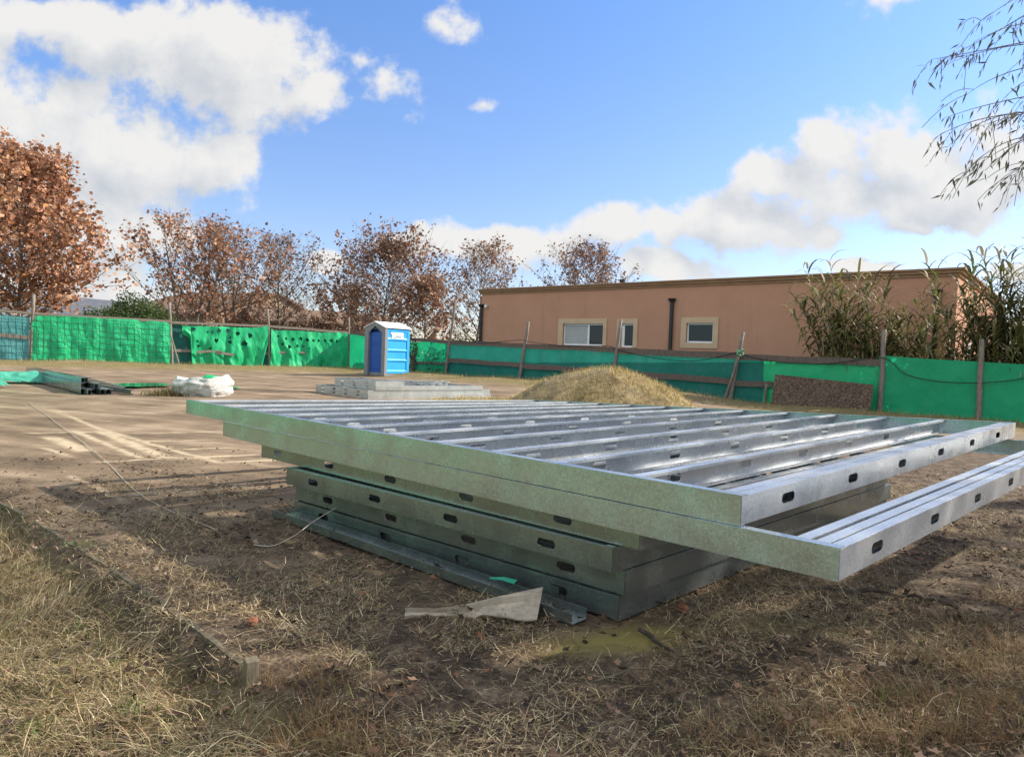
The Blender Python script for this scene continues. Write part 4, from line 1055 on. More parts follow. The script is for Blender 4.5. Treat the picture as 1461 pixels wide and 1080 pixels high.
def shrub(name, x, y, rx, ry, h, n, size, cols, wts, label, seed, z0=0., cat='shrub'):
    t = thing(name, (x, y, z0), label, cat); r = random.Random(seed); mb = MB()
    for k in range(14):
        a = k*2.4; mb.tube([Vector((x, y, z0-.1)), Vector((x+math.cos(a)*rx*.3, y+math.sin(a)*ry*.3, z0+h*.4)), Vector((x+math.cos(a)*rx*.65, y+math.sin(a)*ry*.65, z0+h*r.uniform(.6, .85)))], [.05, .03, .012], 4, cap=False)
    mb.build('stem', BARK, t)
    th = rng.uniform(0, 2*np.pi, n); ph = np.arccos(rng.uniform(0, 1, n)); rr = rng.uniform(.72, 1.0, n)
    ux, uy, uz = np.cos(th)*np.sin(ph), np.sin(th)*np.sin(ph), np.cos(ph)
    lump_ = .72+.6*fbm(ux*2.2+seed+uz, uy*2.2+uz*2, 3, seed); rr = rr*lump_
    P = np.stack([x+rx*rr*ux, y+ry*rr*uy, z0+.1+h*rr*uz], 1)
    V, F, C = leafset(P, None, size, cols, wts, asp=.45, flat=-.3); np_obj('foliage', V, F, LEAF, C, t); return t
q = FL.hit(185, 455, -4.5)
shrub('green_hedge', q.x, q.y, 3.0, 2.2, 3.2, 26000, .13, [(.05, .085, .022), (.075, .115, .03), (.035, .06, .018), (.12, .12, .04)], [4, 3, 3, 1], 'dense dark green rounded bush behind the bright mesh-covered tarp', 5)
q = FR.hit(655, 485, -1.0)
shrub('creeper', q.x, q.y, 1.6, .9, 2.1, 1300, .14, [(.09, .10, .03), (.16, .13, .05), (.08, .055, .03)], [4, 3, 3], 'scrubby olive creeper sprawling over the fence at the tilted post', 9)
q = FR.hit(590, 485, .18)
shrub('creeper', q.x, q.y, .35, .22, 2.0, 500, .10, [(.06, .055, .03), (.10, .075, .04), (.05, .06, .02)], [4, 3, 3], 'dark dry creeper climbing beside the blue toilet', 13)

# ------------------------------------------------------------------ giant reeds
def reed(x, y, n, h, spread, label, seed, lean=(0, 0)):
    t = thing('reed_clump', (x, y, -.3), label, 'reeds', 'reed clumps behind the right fence'); r = random.Random(seed); mb = MB()
    Vs, Fs, Cs = [], [], []; cnt = 0
    cols = [(.11, .12, .04), (.19, .18, .065), (.26, .20, .10), (.065, .07, .03), (.36, .30, .18), (.15, .18, .04)]
    for k in range(n):
        bx_, by_ = x+r.gauss(0, spread), y+r.gauss(0, spread*.5); hh = h*r.uniform(.5, 1.1)
        d = Vector((r.gauss(lean[0], .13), r.gauss(lean[1], .1), 1)).normalized(); pts = [Vector((bx_, by_, -.35))]
        for j in range(7):
            d = (d+Vector((r.gauss(0, .03)+.02*(1 if d.x > 0 else -1), r.gauss(0, .03), -.01*j))).normalized(); pts.append(pts[-1]+d*(hh+.35)/7)
        mb.tube(pts, [.017*(1-.7*j/7) for j in range(8)], 5, cap=False)
        nl = r.randint(13, 19); az0 = r.uniform(0, 6.28)
        for l in range(nl):
            f = .42+.58*(l/(nl-1)); kk = f*7; k0 = min(int(kk), 6); p = pts[k0].lerp(pts[k0+1], kk-k0)
            az = az0+math.pi*(l % 2)+r.uniform(-.7, .7); L = r.uniform(.75, 1.4)*(1.1-.35*f); w = r.uniform(.026, .048)
            el = r.uniform(.35, 1.1) if f < .93 else r.uniform(.9, 1.4); droop = r.uniform(.32, .62); dry = r.random()
            c = cols[r.choices(range(6), [4, 3, 2, 3, 1.2, 1.5])[0]] if f > .45 else cols[r.choices(range(6), [2, 1, 3, 3, 2, .3])[0]]
            h_ = Vector((math.cos(az), math.sin(az), 0)); sd = Vector((-h_.y, h_.x, 0)); q = p.copy(); ang = el
            for s in range(6):
                ww = w*[.6, 1, .95, .75, .45, .04][s]
                Vs += [tuple(q-sd*ww), tuple(q+sd*ww)]; Cs += [c, c]
                q = q+(h_*math.cos(ang)+Vector((0, 0, math.sin(ang))))*(L/5); ang = max(ang-droop*(1.0 if s < 2 else 1.25)*.8, -1.4)
            for s in range(5):
                b = cnt+s*2; Fs.append((b, b+1, b+3, b+2))
            cnt += 12
    mb.build('stem', STEM, t)
    np_obj('foliage', np.array(Vs), np.array(Fs), LEAF, np.array(Cs), t, smooth=True); return t
def rp(px, Yoff): p = FR.hit(px, 530, -Yoff-.55); return p.x, p.y
for px, off, n, h, sp, lab, sd, ln in ((1222, .9, 26, 4.0, .38, 'tall leaning reed clump at the left end of the reeds, arching over the house wall', 1, (-.12, 0)), (1262, 1.2, 16, 3.2, .4, 'shorter dense reed clump behind the post with the torn rail', 2, (0, 0)), (1310, .9, 15, 2.6, .42, 'low reed clump in front of the house corner downpipe', 3, (0, 0)), (1372, 1.1, 13, 3.9, .40, 'tall thin reed clump with a spiky tip above the house corner', 4, (.02, 0)), (1430, .8, 38, 4.0, .45, 'dark dense reed clump with hanging pale dead leaves', 5, (.04, 0)), (1490, 1.0, 42, 4.3, .5, 'rightmost dark reed clump cut by the picture edge', 6, (0, 0))):
    x, y = rp(px, off); reed(x, y, int(n*1.7), h*1.12, sp*1.3, lab, sd, ln)

# ------------------------------------------------------------------ earth mound
MC = at(858, 590, 14.2)
def mound_h(x, y):
    dx, dy = (x-MC.x), (y-MC.y); r = np.sqrt((dx/1.85)**2+(dy/1.6)**2)
    h = .98*np.clip(1-r*r*.62, 0, 1)**1.25
    dx2, dy2 = x-(MC.x-2.3), y-(MC.y+1.2); h2 = .16*np.clip(1-(dx2/2.0)**2-(dy2/1.6)**2, 0, 1)
    h = np.maximum(h, h2)
    return h*(.86+.28*fbm(x*1.1, y*1.1, 4, 61))+.10*(fbm(x*2.6, y*2.6, 3, 63)-.5)*(h > .02)
def mound():
    n = 120; u, v = np.meshgrid(np.linspace(MC.x-5, MC.x+3.6, n), np.linspace(MC.y-3, MC.y+3.4, n))
    z = mound_h(u, v); x, y = u.ravel(), v.ravel(); zz = ground_z(x, y)-.03+z.ravel()
    I = np.arange(n*n).reshape(n, n); F = np.stack([I[:-1, :-1], I[:-1, 1:], I[1:, 1:], I[1:, :-1]], -1).reshape(-1, 4)
    keep = z.ravel()[F].max(1) > .01
    m, nt, b = newmat('mound_soil'); co = geopos(nt)
    base = ramp(nt, noise(nt, co, 4, 6, .7), [(.3, (.10, .075, .038)), (.5, (.22, .165, .08)), (.7, (.32, .25, .13))]); nt.links.new(base, b.inputs['Base Color']); b.inputs['Roughness'].default_value = .95
    bump(nt, b, noise(nt, co, 12, 5, .7), .8, .05)
    t = thing('earth_mound', (MC.x, MC.y, 0), 'rounded earth mound overgrown with dry yellowish grass behind the panels', 'earth mound')
    np_obj('soil', np.stack([x, y, zz], 1), F[keep], m, parent=t, smooth=True)
    return t
MOUND = mound()

# ------------------------------------------------------------------ grass, straw, leaves, clods
def blades(x, y, z, L, heading, el0, bend, w, col, seg=3):
    n = len(x); V = np.zeros((n, (seg+1)*2, 3), np.float32); px_, py_, pz_ = x.copy(), y.copy(), z.copy(); ang = el0.copy()
    sx, sy = -np.sin(heading), np.cos(heading)
    for s in range(seg+1):
        ww = w*(1-.9*s/seg)
        V[:, s*2, 0] = px_-sx*ww; V[:, s*2, 1] = py_-sy*ww; V[:, s*2, 2] = pz_
        V[:, s*2+1, 0] = px_+sx*ww; V[:, s*2+1, 1] = py_+sy*ww; V[:, s*2+1, 2] = pz_
        st = L/seg; px_ = px_+np.cos(heading)*np.cos(ang)*st; py_ = py_+np.sin(heading)*np.cos(ang)*st; pz_ = pz_+np.sin(ang)*st
        ang = ang-bend; heading = heading+rng.normal(size=n)*.12; sx, sy = -np.sin(heading), np.cos(heading)
    k = (seg+1)*2; I = (np.arange(n)*k)[:, None]
    F = np.concatenate([np.concatenate([I+s*2, I+s*2+1, I+s*2+3, I+s*2+2], 1) for s in range(seg)])
    return V.reshape(-1, 3), F, np.repeat(col, k, 0)
def pick(cols, wts, n, jit=.25):
    c = np.array(cols)[rng.choice(len(cols), n, p=np.array(wts)/sum(wts))]; return np.clip(c*(1+rng.uniform(-jit, jit, n))[:, None], 0, 1)
def in_view(x, y, m=.12): return (np.abs(x) < y*.735+m) & (y > 1.55)
STRAW = [(.48, .36, .20), (.60, .49, .31), (.34, .24, .13), (.19, .13, .078), (.28, .25, .11), (.14, .17, .055)]
def sample(n, x0, x1, y0, y1, dens):
    x = rng.uniform(x0, x1, n); y = y0+(y1-y0)*rng.uniform(0, 1, n)**1.25; k = rng.uniform(0, 1, n) < dens(x, y)
    return x[k], y[k]
# tall dry grass left of the form boards
def dgrass(x, y):
    s = side(x, y); t = along(x, y)
    d = sst(-.02, .2, s)*sst(9, 5.0, t)*(.35+.9*sst(.35, .65, fbm(x*3, y*3, 3, 81)))
    d = d*sst(4.9, 3.9, t+.6*(fbm(x*2, y*2, 2, 19)-.5)*2)
    return d*in_view(x, y)
x, y = sample(130000, -4.6, 1.2, 1.5, 5.8, dgrass); n = len(x); cl = fbm(x*2.2, y*2.2, 3, 83)
col = pick(STRAW+[(.10, .20, .03), (.62, .52, .34), (.06, .045, .03)], [5, 3, 3, 2, 3, 1.2, .35, 1.2, 2.5], n)*(.7+.7*cl)[:, None]
V, F, C = blades(x, y, ground_z(x, y), rng.uniform(.05, .19, n)*(.7+.6*cl), rng.uniform(0, 6.28, n)*.55+2.2+3*vnoise(x*4, y*4, 5), rng.uniform(.25, 1.35, n), rng.uniform(.15, .75, n), rng.uniform(.0009, .0026, n), col)
tag(np_obj('dry_grass', V, F, BLADE, C), 'tangled dry grass covering the ground in front of the form boards', 'grass', kind='stuff')
# straw litter lying over the foreground
def dstraw(x, y):
    s = soil_w(x, y); g = grassy(x, y); q = sst(.30, .62, fbm(x*2.6, y*2.6, 4, 91))
    return (1-.85*moss_w(x, y))*np.maximum(s*(.10+.9*q)*(1-.3*g), .55*g)*in_view(x, y)*sst(8, 4.5, y)
x, y = sample(520000, -3.2, 5.5, 1.5, 7.5, dstraw); n = len(x); cl = fbm(x*2.0, y*2.0, 3, 87)
col = pick(STRAW+[(.05, .035, .025), (.62, .52, .35)], [4, 2, 5, 5, 2, .5, 5, .7], n)*(.55+.8*cl)[:, None]
V, F, C = blades(x, y, ground_z(x, y)+rng.uniform(.002, .022, n), rng.gamma(2.2, .022, n).clip(.012, .14), rng.uniform(0, 6.28, n), rng.normal(size=n)*.28+.08, rng.uniform(-.25, .55, n), rng.uniform(.0007, .0018, n), col)
tag(np_obj('straw_litter', V, F, LITTER, C), 'dry straw and stalks strewn over the dark soil in the foreground', 'straw', kind='stuff')
# thin straw on the slab
def dslab(x, y): return (1-soil_w(x, y))*(1-grassy(x, y))*(.04+.6*sst(.55, .75, fbm(x*1.8, y*1.8, 4, 93))+.5*np.exp(-(side(x, y)/.35)**2))*in_view(x, y)
x, y = sample(30000, -6, 2, 2.0, 9, dslab); n = len(x)
V, F, C = blades(x, y, ground_z(x, y)+.004, rng.uniform(.02, .09, n), rng.uniform(0, 6.28, n), rng.normal(size=n)*.12+.05, rng.uniform(-.1, .2, n), rng.uniform(.0006, .0016, n), pick(STRAW, [3, 2, 4, 5, 1, .3], n))
tag(np_obj('scattered_straw', V, F, LITTER, C), 'thin straw scattered over the muddy slab', 'straw', kind='stuff')
# rusty grass tufts at the right
cx = []; 
for px, py, m_ in ((1300, 1000, 60), (1400, 960, 60), (1440, 930, 40), (1240, 1060, 60), (1380, 1050, 70), (1330, 940, 30), (1150, 1040, 40), (1430, 1010, 60), (1050, 1070, 40), (1200, 990, 25), (1440, 860, 25), (1380, 900, 25), (430, 1040, 70), (480, 1070, 60), (440, 985, 40)):
    p = gp(px, py); cx.append((p.x, p.y, m_))
X, Y_ = [], []
for a, b, m_ in cx:
    k = m_*9; X.append(a+rng.normal(size=k)*.11); Y_.append(b+rng.normal(size=k)*.055)
x = np.concatenate(X); y = np.concatenate(Y_); n = len(x)
V, F, C = blades(x, y, ground_z(x, y), rng.uniform(.05, .15, n), rng.uniform(0, 6.28, n), rng.uniform(.4, 1.45, n), rng.uniform(.1, .6, n), rng.uniform(.0006, .0014, n), pick([(.25, .13, .06), (.18, .115, .055), (.33, .23, .12), (.15, .16, .05), (.09, .055, .032)], [4, 4, 3, 1.5, 2], n))
tag(np_obj('grass_tufts', V, F, BLADE, C), 'rusty dry grass tufts in the near foreground', 'grass', kind='stuff')
# a few green weeds
for px, py, lab in ((110, 868, 'small bright green weed in the dry grass left of the mossy form board'), (60, 1010, 'green weed sprouting in the dry grass at the lower left'), (205, 985, 'short green grass sprout among the straw in front of the stake'), (1285, 1000, 'green weed tuft among the rusty grass at the lower right'), (108, 780, 'green weed by the half buried form board')):
    p = gp(px, py); n = 22; x = p.x+rng.normal(size=n)*.035; y = p.y+rng.normal(size=n)*.02
    V, F, C = blades(x, y, ground_z(x, y), rng.uniform(.03, .085, n), rng.uniform(0, 6.28, n), rng.uniform(.5, 1.5, n), rng.uniform(.1, .5, n), rng.uniform(.002, .005, n), pick([(.09, .17, .035), (.14, .20, .05), (.07, .12, .03)], [3, 2, 2], n))
    tag(np_obj('green_weed', V, F, BLADE, C), lab, 'weed', 'green weeds')
# grass at the fences and on the mound
def dver(x, y): return np.clip(sst(4.2, 1.0, fdist(x, y))*1.2*(.25+.9*sst(.35, .6, fbm(x*.7, y*.7, 3, 71))), 0, 1)
x, y = sample(90000, -26, 16, 17, 40, dver); n = len(x); cl = fbm(x*.6, y*.6, 3, 73)
back = ((x < -8.85) & (((x-FL.a.x)*FL.n.x+(y-FL.a.y)*FL.n.y) < .1)) | ((x >= -8.85) & (((x-FR.a.x)*FR.n.x+(y-FR.a.y)*FR.n.y) < .1))
x, y, cl = x[~back], y[~back], cl[~back]; n = len(x)
col = pick([(.32, .25, .10), (.40, .32, .15), (.22, .20, .07), (.17, .19, .06), (.24, .13, .06)], [4, 3, 3, 2, 1.5], n)*(.75+.5*cl)[:, None]
V, F, C = blades(x, y, ground_z(x, y)-.01, rng.uniform(.06, .20, n), rng.uniform(0, 6.28, n), rng.uniform(.5, 1.5, n), rng.uniform(.1, .5, n), rng.uniform(.004, .009, n), col, seg=2)
tag(np_obj('verge_grass', V, F, BLADE, C), 'yellowish grass verge at the foot of the fences', 'grass', kind='stuff')
n = 60000; x = rng.uniform(MC.x-4.8, MC.x+3, n); y = rng.uniform(MC.y-2.4, MC.y+3, n); mh = mound_h(x, y); k = (mh > .04) & (rng.uniform(0, 1, n) < .25+.9*sst(.35, .6, fbm(x*1.3, y*1.3, 3, 65)))
x, y, mh = x[k], y[k], mh[k]; n = len(x); cl = fbm(x*1.0, y*1.0, 3, 67)
col = pick([(.52, .38, .15), (.60, .46, .22), (.36, .28, .10), (.20, .23, .07), (.22, .15, .08)], [4, 3, 3, 2, 2], n)*(.65+.7*cl)[:, None]
V, F, C = blades(x, y, ground_z(x, y)-.04+mh, rng.uniform(.05, .17, n), rng.uniform(0, 6.28, n), rng.uniform(.2, 1.4, n), rng.uniform(.1, .5, n), rng.uniform(.003, .006, n), col, seg=2)
tag(np_obj('grass_cover', V, F, BLADE, C, MOUND), kind='stuff')
# dry tuft beside the bag
p = gp(240, 565); n = 500; x = p.x+rng.normal(size=n)*.22; y = p.y+rng.normal(size=n)*.15
V, F, C = blades(x, y, ground_z(x, y), rng.uniform(.08, .28, n), rng.uniform(0, 6.28, n), rng.uniform(.6, 1.5, n), rng.uniform(.1, .5, n), rng.uniform(.004, .008, n), pick([(.16, .12, .05), (.10, .09, .04), (.24, .18, .08)], [3, 3, 2], n), seg=2)
tag(np_obj('grass_tuft', V, F, BLADE, C), 'dark dry grass tuft at the foot of the white bulk bag', 'grass tuft')
# dead leaves
def dl(x, y): return np.clip(soil_w(x, y)*(.3+.9*sst(.45, .65, fbm(x*2, y*2, 3, 95)))+.12*(1-soil_w(x, y)), 0, 1)*(1-.8*moss_w(x, y))*in_view(x, y)*sst(9, 5, y)
x, y = sample(30000, -4.5, 5.5, 1.5, 8, dl); n = len(x); cols = [(.09, .055, .035), (.16, .095, .06), (.045, .032, .026), (.28, .18, .12), (.24, .10, .05), (.33, .25, .18)]
def leaf_mesh(x, y, s):
    n = len(x); az = rng.uniform(0, 6.28, n); out = []; k = 9
    curl = rng.uniform(.1, .9, n); tiltx = rng.normal(size=n)*.35; tilty = rng.normal(size=n)*.35
    rad = np.array([.0, 1.0, .62, .95, .55, .85, .55, .95, .62]); V = np.zeros((n, k, 3))
    z0 = ground_z(x, y)+.012+rng.uniform(0, .02, n)
    for j in range(k):
        a = az+2*np.pi*(j-1)/8; r = rad[j]*s*(1+rng.uniform(-.2, .2, n)); lx = np.cos(a)*r; ly = np.sin(a)*r*(1 if j == 0 else 1)*.75
        V[:, j, 0] = x+lx; V[:, j, 1] = y+ly; V[:, j, 2] = z0+(rad[j] > .7)*curl*s*.7*rng.uniform(.2, 1, n)+lx*tiltx+ly*tilty
    I = (np.arange(n)*k)[:, None]; F = np.concatenate([np.concatenate([I, I+j, I+(j % 8)+1], 1) for j in range(1, 9)])
    return V.reshape(-1, 3), F, k
V, F, k = leaf_mesh(x, y, rng.uniform(.006, .022, n)*np.where(rng.uniform(0, 1, n) < .05, 1.3, 1))
tag(np_obj('fallen_leaves', V, F, LITTER, np.repeat(pick(cols, [5, 4, 7, 1.2, .35, .5], n), k, 0)), 'curled brown fallen leaves strewn over the soil and slab', 'leaves', kind='stuff')
# dark clods and trodden leaf scraps on the slab
def dc(x, y): return np.clip((1-soil_w(x, y))*(1-grassy(x, y))*(sst(.56, .7, fbm(x*1.2, y*1.5, 3, 99))+.05)+.25*soil_w(x, y), 0, 1)*in_view(x, y)*sst(7.5, 5, y)
x, y = sample(12000, -4.6, 4, 1.7, 7.5, dc); n = len(x)
def crumbs(x, y, s):
    n = len(x); oct_ = np.array([(1, 0, 0), (0, 1, 0), (-1, 0, 0), (0, -1, 0), (0, 0, .8), (0, 0, -.4)], float)
    V = oct_[None]*s[:, None, None]*(1+rng.uniform(-.5, .5, (n, 6, 1)))*np.array([1.3, 1, .7]); a = rng.uniform(0, 6.28, n)
    X = V[:, :, 0]*np.cos(a)[:, None]-V[:, :, 1]*np.sin(a)[:, None]; Y = V[:, :, 0]*np.sin(a)[:, None]+V[:, :, 1]*np.cos(a)[:, None]
    V = np.stack([X+x[:, None], Y+y[:, None], V[:, :, 2]+ground_z(x, y)[:, None]+.002], -1); I = (np.arange(n)*6)[:, None]
    F = np.concatenate([np.concatenate([I+a_, I+b_, I+c_], 1) for a_, b_, c_ in ((0, 1, 4), (1, 2, 4), (2, 3, 4), (3, 0, 4), (1, 0, 5), (2, 1, 5), (3, 2, 5), (0, 3, 5))])
    return V.reshape(-1, 3), F
V, F = crumbs(x, y, rng.uniform(.003, .014, n)*np.where(rng.uniform(0, 1, n) < .06, 1.7, 1))
tag(np_obj('soil_crumbs', V, F, LITTER, np.repeat(pick([(.05, .037, .027), (.09, .066, .045), (.14, .10, .07)], [4, 3, 2], n), 6, 0)), 'dark crumbs of soil trodden over the slab', 'soil', kind='stuff')

# ------------------------------------------------------------------ trees by the photographer, right of the frame
def willow():
    x0, y0 = 9.3, 7.4; H = 8.5
    t = thing('willow_tree', (x0, y0, 0), 'drooping narrow-leaved tree whose thin twigs hang into the sky at the upper right', 'tree')
    r = random.Random(5); mb = MB(); L = []
    tr = [Vector((x0, y0, -.2)), Vector((x0-.15, y0, 1.5)), Vector((x0-.3, y0-.1, 3)), Vector((x0-.4, y0, 4.6)), Vector((x0-.5, y0, 6.2)), Vector((x0-.45, y0, 7.6))]
    mb.tube(tr, [.22, .18, .15, .11, .07, .03], 8)
    def bez(a, b, c, n): return [a*(1-t_)**2+b*2*t_*(1-t_)+c*t_*t_ for t_ in [k/n for k in range(n+1)]]
    def twig(a, b, c, leafy=1.0, n=16, rad=.008):
        pts = bez(a, b, c, n); mb.tube(pts, [rad*(1-.8*k/n) for k in range(n+1)], 4, cap=False)
        for k in range(4, n+1):
            for q in range(2):
                if r.random() < .55*leafy*(.25+.9*k/n): L.append(pts[k]+Vector((r.gauss(0, .02), r.gauss(0, .02), r.gauss(0, .02))))
            if r.random() < .45 and k > 3:   # side twiglet
                d = Vector((r.gauss(-.5, .4), r.gauss(0, .5), r.gauss(-.5, .3))).normalized()*r.uniform(.15, .45); p2 = pts[k]+d+Vector((0, 0, -.08)); mid = pts[k]+d*.5+Vector((0, 0, .05))
                pp = bez(pts[k], mid, p2, 5); mb.tube(pp, .003, 3, cap=False)
                for w in pp[1:]:
                    for _ in range(2): 
                        if r.random() < .55*leafy: L.append(w+Vector((r.gauss(0, .015), r.gauss(0, .015), r.gauss(0, .015))))
    # twigs that reach into the picture
    for (sx, sy), (mx, my), (ex, ey), Y in (((1560, -40), (1440, 40), (1352, 82), 6.6), ((1560, 40), (1420, 70), (1330, 165-80), 6.9), ((1570, 60), (1430, 55), (1352, 92), 6.4), ((1580, 120), (1420, 140), (1345, 170), 6.8), ((1570, 160), (1400, 150), (1330, 200), 6.5), ((1560, 180), (1430, 130), (1352, 210), 7.0),
            ((1580, 90), (1450, 80), (1380, 135), 6.3), ((1570, 200), (1440, 170), (1380, 245), 6.6), ((1580, 170), (1450, 190), (1398, 235), 6.2), ((1560, 190), (1450, 200), (1434, 290), 6.7), ((1600, 150), (1480, 150), (1400, 180), 6.9), ((1590, 60), (1500, 0), (1390, 60), 7.1), ((1560, -60), (1470, -20), (1400, 30), 6.5), ((1560, 100), (1470, 90), (1425, 150), 6.1), ((1560, 210), (1500, 200), (1450, 250), 6.4)):
        a = at(sx, sy, Y+.5); twig(a, at(mx, my, Y+.2), at(ex, ey, Y), 1.0)
        j = tr[3].lerp(tr[4], r.random()); mb.tube(bez(j, (j+a)/2+Vector((0, 0, .7)), a, 8), [.03-.0025*k for k in range(9)], 5, cap=False)
    for k in range(46):
        f = r.uniform(.45, 1); j = tr[2].lerp(tr[5], f); az = r.uniform(0, 6.28); RR = r.uniform(1.2, 3.2)
        if math.cos(az) < -.2: RR *= .62
        a = j+Vector((math.cos(az)*RR*.7, math.sin(az)*RR*.7, r.uniform(.2, .9))); mb.tube(bez(j, (j+a)/2+Vector((0, 0, .4)), a, 6), [.03-.003*q for q in range(7)], 5, cap=False)
        for q in range(4):
            e = a+Vector((math.cos(az)*.7+r.gauss(0, .5), math.sin(az)*.7+r.gauss(0, .5), -r.uniform(.6, 1.8))); twig(a, (a+e)/2+Vector((0, 0, .6)), e, .5, n=10)
    mb.build('trunk', BARK, t)
    P = np.array([tuple(p) for p in L]); n = len(P); d = rng.normal(size=(n, 3))*.42+np.array([-.25, 0, -1.0]); d /= np.linalg.norm(d, axis=1)[:, None]
    e = np.cross(d, rng.normal(size=(n, 3))); e /= np.linalg.norm(e, axis=1)[:, None]; s = rng.uniform(.06, .125, n)[:, None]; w = s*.085
    V = np.stack([P, P+d*s*.35+e*w, P+d*s, P+d*s*.35-e*w], 1).reshape(-1, 3); I = np.arange(n)[:, None]*4; F = np.concatenate([I, I+1, I+2, I+3], 1)
    np_obj('crown', V, F, LEAF, np.repeat(pick([(.11, .115, .06), (.15, .14, .08), (.07, .07, .045), (.18, .13, .08)], [4, 3, 2, 1.5], n), 4, 0), t)
willow()
tree('shade_tree', 10.3, 4.9, 8.0, 3.6, 700, .16, [(.06, .08, .03), (.09, .10, .04), (.12, .09, .05)], [3, 3, 1], 77, 'leafy tree standing right of the photographer and dappling the foreground', nl=30, cb=.25, group='trees right of the photographer')

# ------------------------------------------------------------------ sky, clouds, sun
SUN_AZ, SUN_EL = R_(16.5), R_(33.5)     # azimuth from +X towards +Y
sd = Vector((math.cos(SUN_AZ)*math.cos(SUN_EL), math.sin(SUN_AZ)*math.cos(SUN_EL), math.sin(SUN_EL)))
ld = bpy.data.lights.new('sun', 'SUN'); ld.energy = 4.2; ld.angle = R_(.5); ld.color = (1.0, .92, .80)
lo = bpy.data.objects.new('sun', ld); COL.objects.link(lo); lo.rotation_euler = sd.to_track_quat('Z', 'Y').to_euler()
world = bpy.data.worlds.new('World'); scene.world = world; world.use_nodes = True; nt = world.node_tree
bg = nt.nodes['Background']
sky = nd(nt, 'ShaderNodeTexSky'); sky.sky_type = 'NISHITA'; sky.sun_disc = False; sky.sun_elevation = SUN_EL
sky.sun_rotation = math.pi/2-SUN_AZ; sky.altitude = 20; sky.air_density = 1.0; sky.dust_density = .6; sky.ozone_density = 1.6
def cv(px, py): d = ray(px, py); return d.x/d.y, d.z/d.y
BLOBS = [(330,85,165,75),(190,45,170,55),(60,20,130,40),(440,120,60,50),(40,170,150,90),(180,225,170,80),(60,290,170,80),(310,232,85,52),(170,330,110,55),
 (560,112,120,75,.66),(520,80,60,60,.62),(628,27,90,55,.6),(690,166,70,40,.85),(1290,0,140,60,.66),
 (1300,225,150,62),(1410,240,120,78),(1190,225,80,45),(1110,262,80,36),(1290,285,150,42),(1060,315,150,45),(940,318,65,34),(1150,340,65,30),(1300,330,30,14),
 (770,352,110,34),(660,355,90,34),(590,355,40,28),(865,325,52,34),(960,382,80,24),(1430,390,40,16),(1230,388,60,12),(120,400,120,60),(465,375,30,16)]
grp = bpy.data.node_groups.new('cloud_density', 'ShaderNodeTree')
grp.interface.new_socket('P', in_out='INPUT', socket_type='NodeSocketVector'); grp.interface.new_socket('D', in_out='OUTPUT', socket_type='NodeSocketFloat')
gi = grp.nodes.new('NodeGroupInput'); go = grp.nodes.new('NodeGroupOutput')
def vm(t, op, a, b=None, c=None):
    n = t.nodes.new('ShaderNodeVectorMath'); n.operation = op
    for i, v in enumerate((a, b, c)):
        if v is None: continue
        if isinstance(v, bpy.types.NodeSocket): t.links.new(v, n.inputs[i])
        else: n.inputs[i].default_value = v
    return n.outputs['Value' if op == 'LENGTH' else 'Vector']
P_ = gi.outputs[0]
wn = nd(grp, 'ShaderNodeTexNoise', {'Vector': P_, 'Scale': 7.0, 'Detail': 3.0, 'Roughness': .55}).outputs['Color']
Pw = vm(grp, 'ADD', P_, vm(grp, 'MULTIPLY', vm(grp, 'SUBTRACT', wn, (.5, .5, .5)), (.15, .10, 0)))
acc = None
for px, py, rx, ry, *wk in BLOBS:
    u, v = cv(px, py); k = 1000.0; ix, iy = k/rx/1.12, k/ry/1.12
    l = vm(grp, 'LENGTH', vm(grp, 'MULTIPLY_ADD', Pw, (ix, iy, 0), (-u*ix, -v*iy, 0)))
    if wk: l = mth(grp, 'ADD', l, wk[0])
    acc = l if acc is None else mth(grp, 'SMOOTH_MIN', acc, l, .25)
n1 = nd(grp, 'ShaderNodeTexNoise', {'Vector': P_, 'Scale': 11.0, 'Detail': 9.0, 'Roughness': .60}).outputs['Fac']
D_ = mth(grp, 'ADD', mth(grp, 'SUBTRACT', 1.0, acc), mth(grp, 'MULTIPLY', mth(grp, 'SUBTRACT', n1, .5), 2.3))
grp.links.new(D_, go.inputs[0])
tc = nd(nt, 'ShaderNodeTexCoord').outputs['Generated']
sx = nd(nt, 'ShaderNodeSeparateXYZ', {'Vector': tc}); yc = mth(nt, 'MAXIMUM', sx.outputs[1], .02)
uu = mth(nt, 'DIVIDE', sx.outputs[0], yc); vv = mth(nt, 'DIVIDE', sx.outputs[2], yc)
PP = nd(nt, 'ShaderNodeCombineXYZ', {'X': uu, 'Y': vv, 'Z': 0.0}).outputs[0]
def dens(p):
    n = nt.nodes.new('ShaderNodeGroup'); n.node_tree = grp; nt.links.new(p, n.inputs[0]); return n.outputs[0]
d0 = dens(PP); d1 = dens(vm(nt, 'ADD', PP, (.035, .045, 0)))
alpha = nd(nt, 'ShaderNodeMapRange', {'Value': d0, 'From Min': -.07, 'From Max': .42}); alpha.interpolation_type = 'SMOOTHSTEP'; alpha = alpha.outputs[0]
lit = mth(nt, 'SUBTRACT', .62, mth(nt, 'MULTIPLY', mth(nt, 'SUBTRACT', d1, mth(nt, 'MULTIPLY', d0, .55)), .62), clamp=True)
cc = nd(nt, 'ShaderNodeValToRGB', {'Fac': lit}); cr = cc.color_ramp
CS = 2.75
cr.elements[0].position = 0.0; cr.elements[0].color = (.62, .67, .74, 1); cr.elements[1].position = .75; cr.elements[1].color = (1.0, .985, .96, 1)
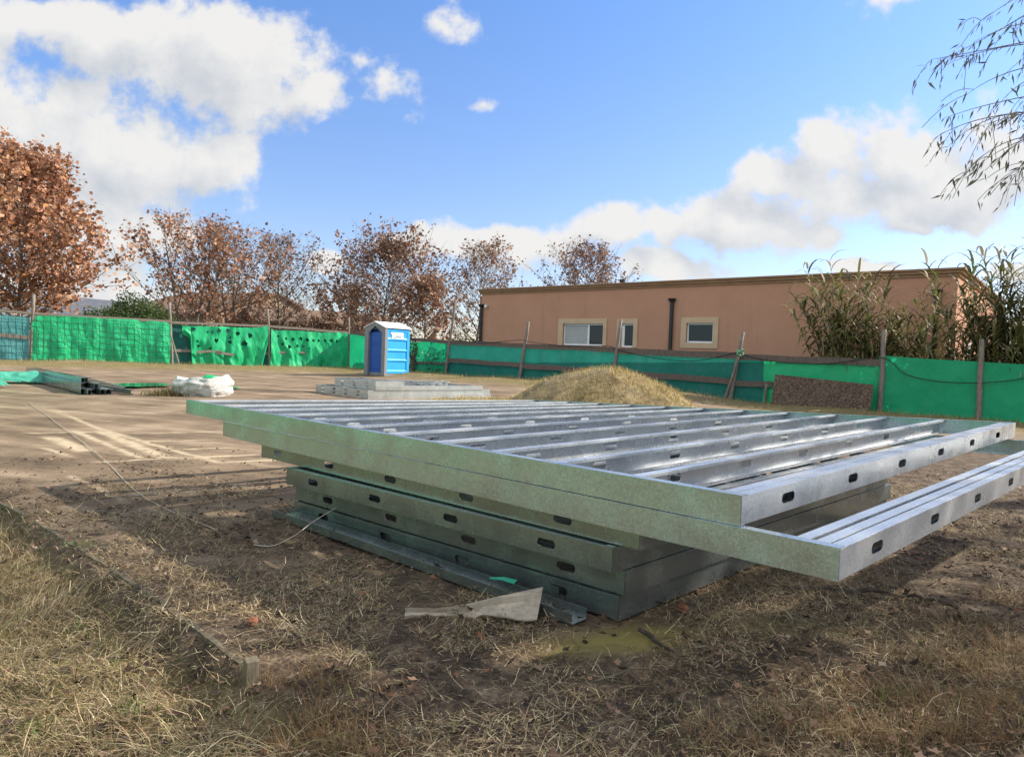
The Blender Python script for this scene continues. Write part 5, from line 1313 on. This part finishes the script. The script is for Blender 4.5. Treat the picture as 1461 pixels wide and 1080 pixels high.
cloudc = vm(nt, 'MULTIPLY', cc.outputs[0], (CS, CS, CS))
front = mth(nt, 'MULTIPLY', alpha, mrange(nt, sx.outputs[1], .05, .3))
skyc = vm(nt, 'MULTIPLY', sky.outputs[0], ramp(nt, mrange(nt, vv, .02, .5), [(0, (.53, .50, .56)), (1, (.45, .57, .75))]))
mixc = nt.nodes.new('ShaderNodeMix'); mixc.data_type = 'RGBA'
nt.links.new(mth(nt, 'MULTIPLY', front, .97), mixc.inputs[0]); nt.links.new(skyc, mixc.inputs[6]); nt.links.new(cloudc, mixc.inputs[7])
# added cloud out of view overhead, behind and aside, lifting the fill light
nb = noise(nt, tc, 2.6, 6, .55, .3)
ab = nd(nt, 'ShaderNodeMapRange', {'Value': nb, 'From Min': .40, 'From Max': .56}); ab.interpolation_type = 'SMOOTHSTEP'
up_ = mrange(nt, vv, .70, 1.0); sd_ = mrange(nt, mth(nt, 'ABSOLUTE', uu), .95, 1.35)
mb_ = mth(nt, 'MULTIPLY', mth(nt, 'MULTIPLY', mth(nt, 'MAXIMUM', up_, sd_), ab.outputs[0]), mrange(nt, sx.outputs[2], .02, .15))
bright = mrange(nt, nb, .45, .75, CS*1.75, CS*1.05)
cb_ = nd(nt, 'ShaderNodeCombineXYZ', {'X': bright, 'Y': bright, 'Z': bright}).outputs[0]
mix2 = nt.nodes.new('ShaderNodeMix'); mix2.data_type = 'RGBA'
nt.links.new(mb_, mix2.inputs[0]); nt.links.new(mixc.outputs[2], mix2.inputs[6]); nt.links.new(cb_, mix2.inputs[7]); mixc = mix2
nt.links.new(mixc.outputs[2], bg.inputs['Color']); bg.inputs['Strength'].default_value = .15

vs = scene.view_settings; scene.display_settings.display_device = 'sRGB'
vs.view_transform = 'Standard'; vs.look = 'None'; vs.gamma = 1; vs.use_curve_mapping = False; vs.exposure = 1.12
scene.cycles.max_bounces = 8; scene.cycles.diffuse_bounces = 3; scene.cycles.glossy_bounces = 4; scene.cycles.transmission_bounces = 4
scene.cycles.use_denoising = True; scene.cycles.sample_clamp_indirect = 4.0
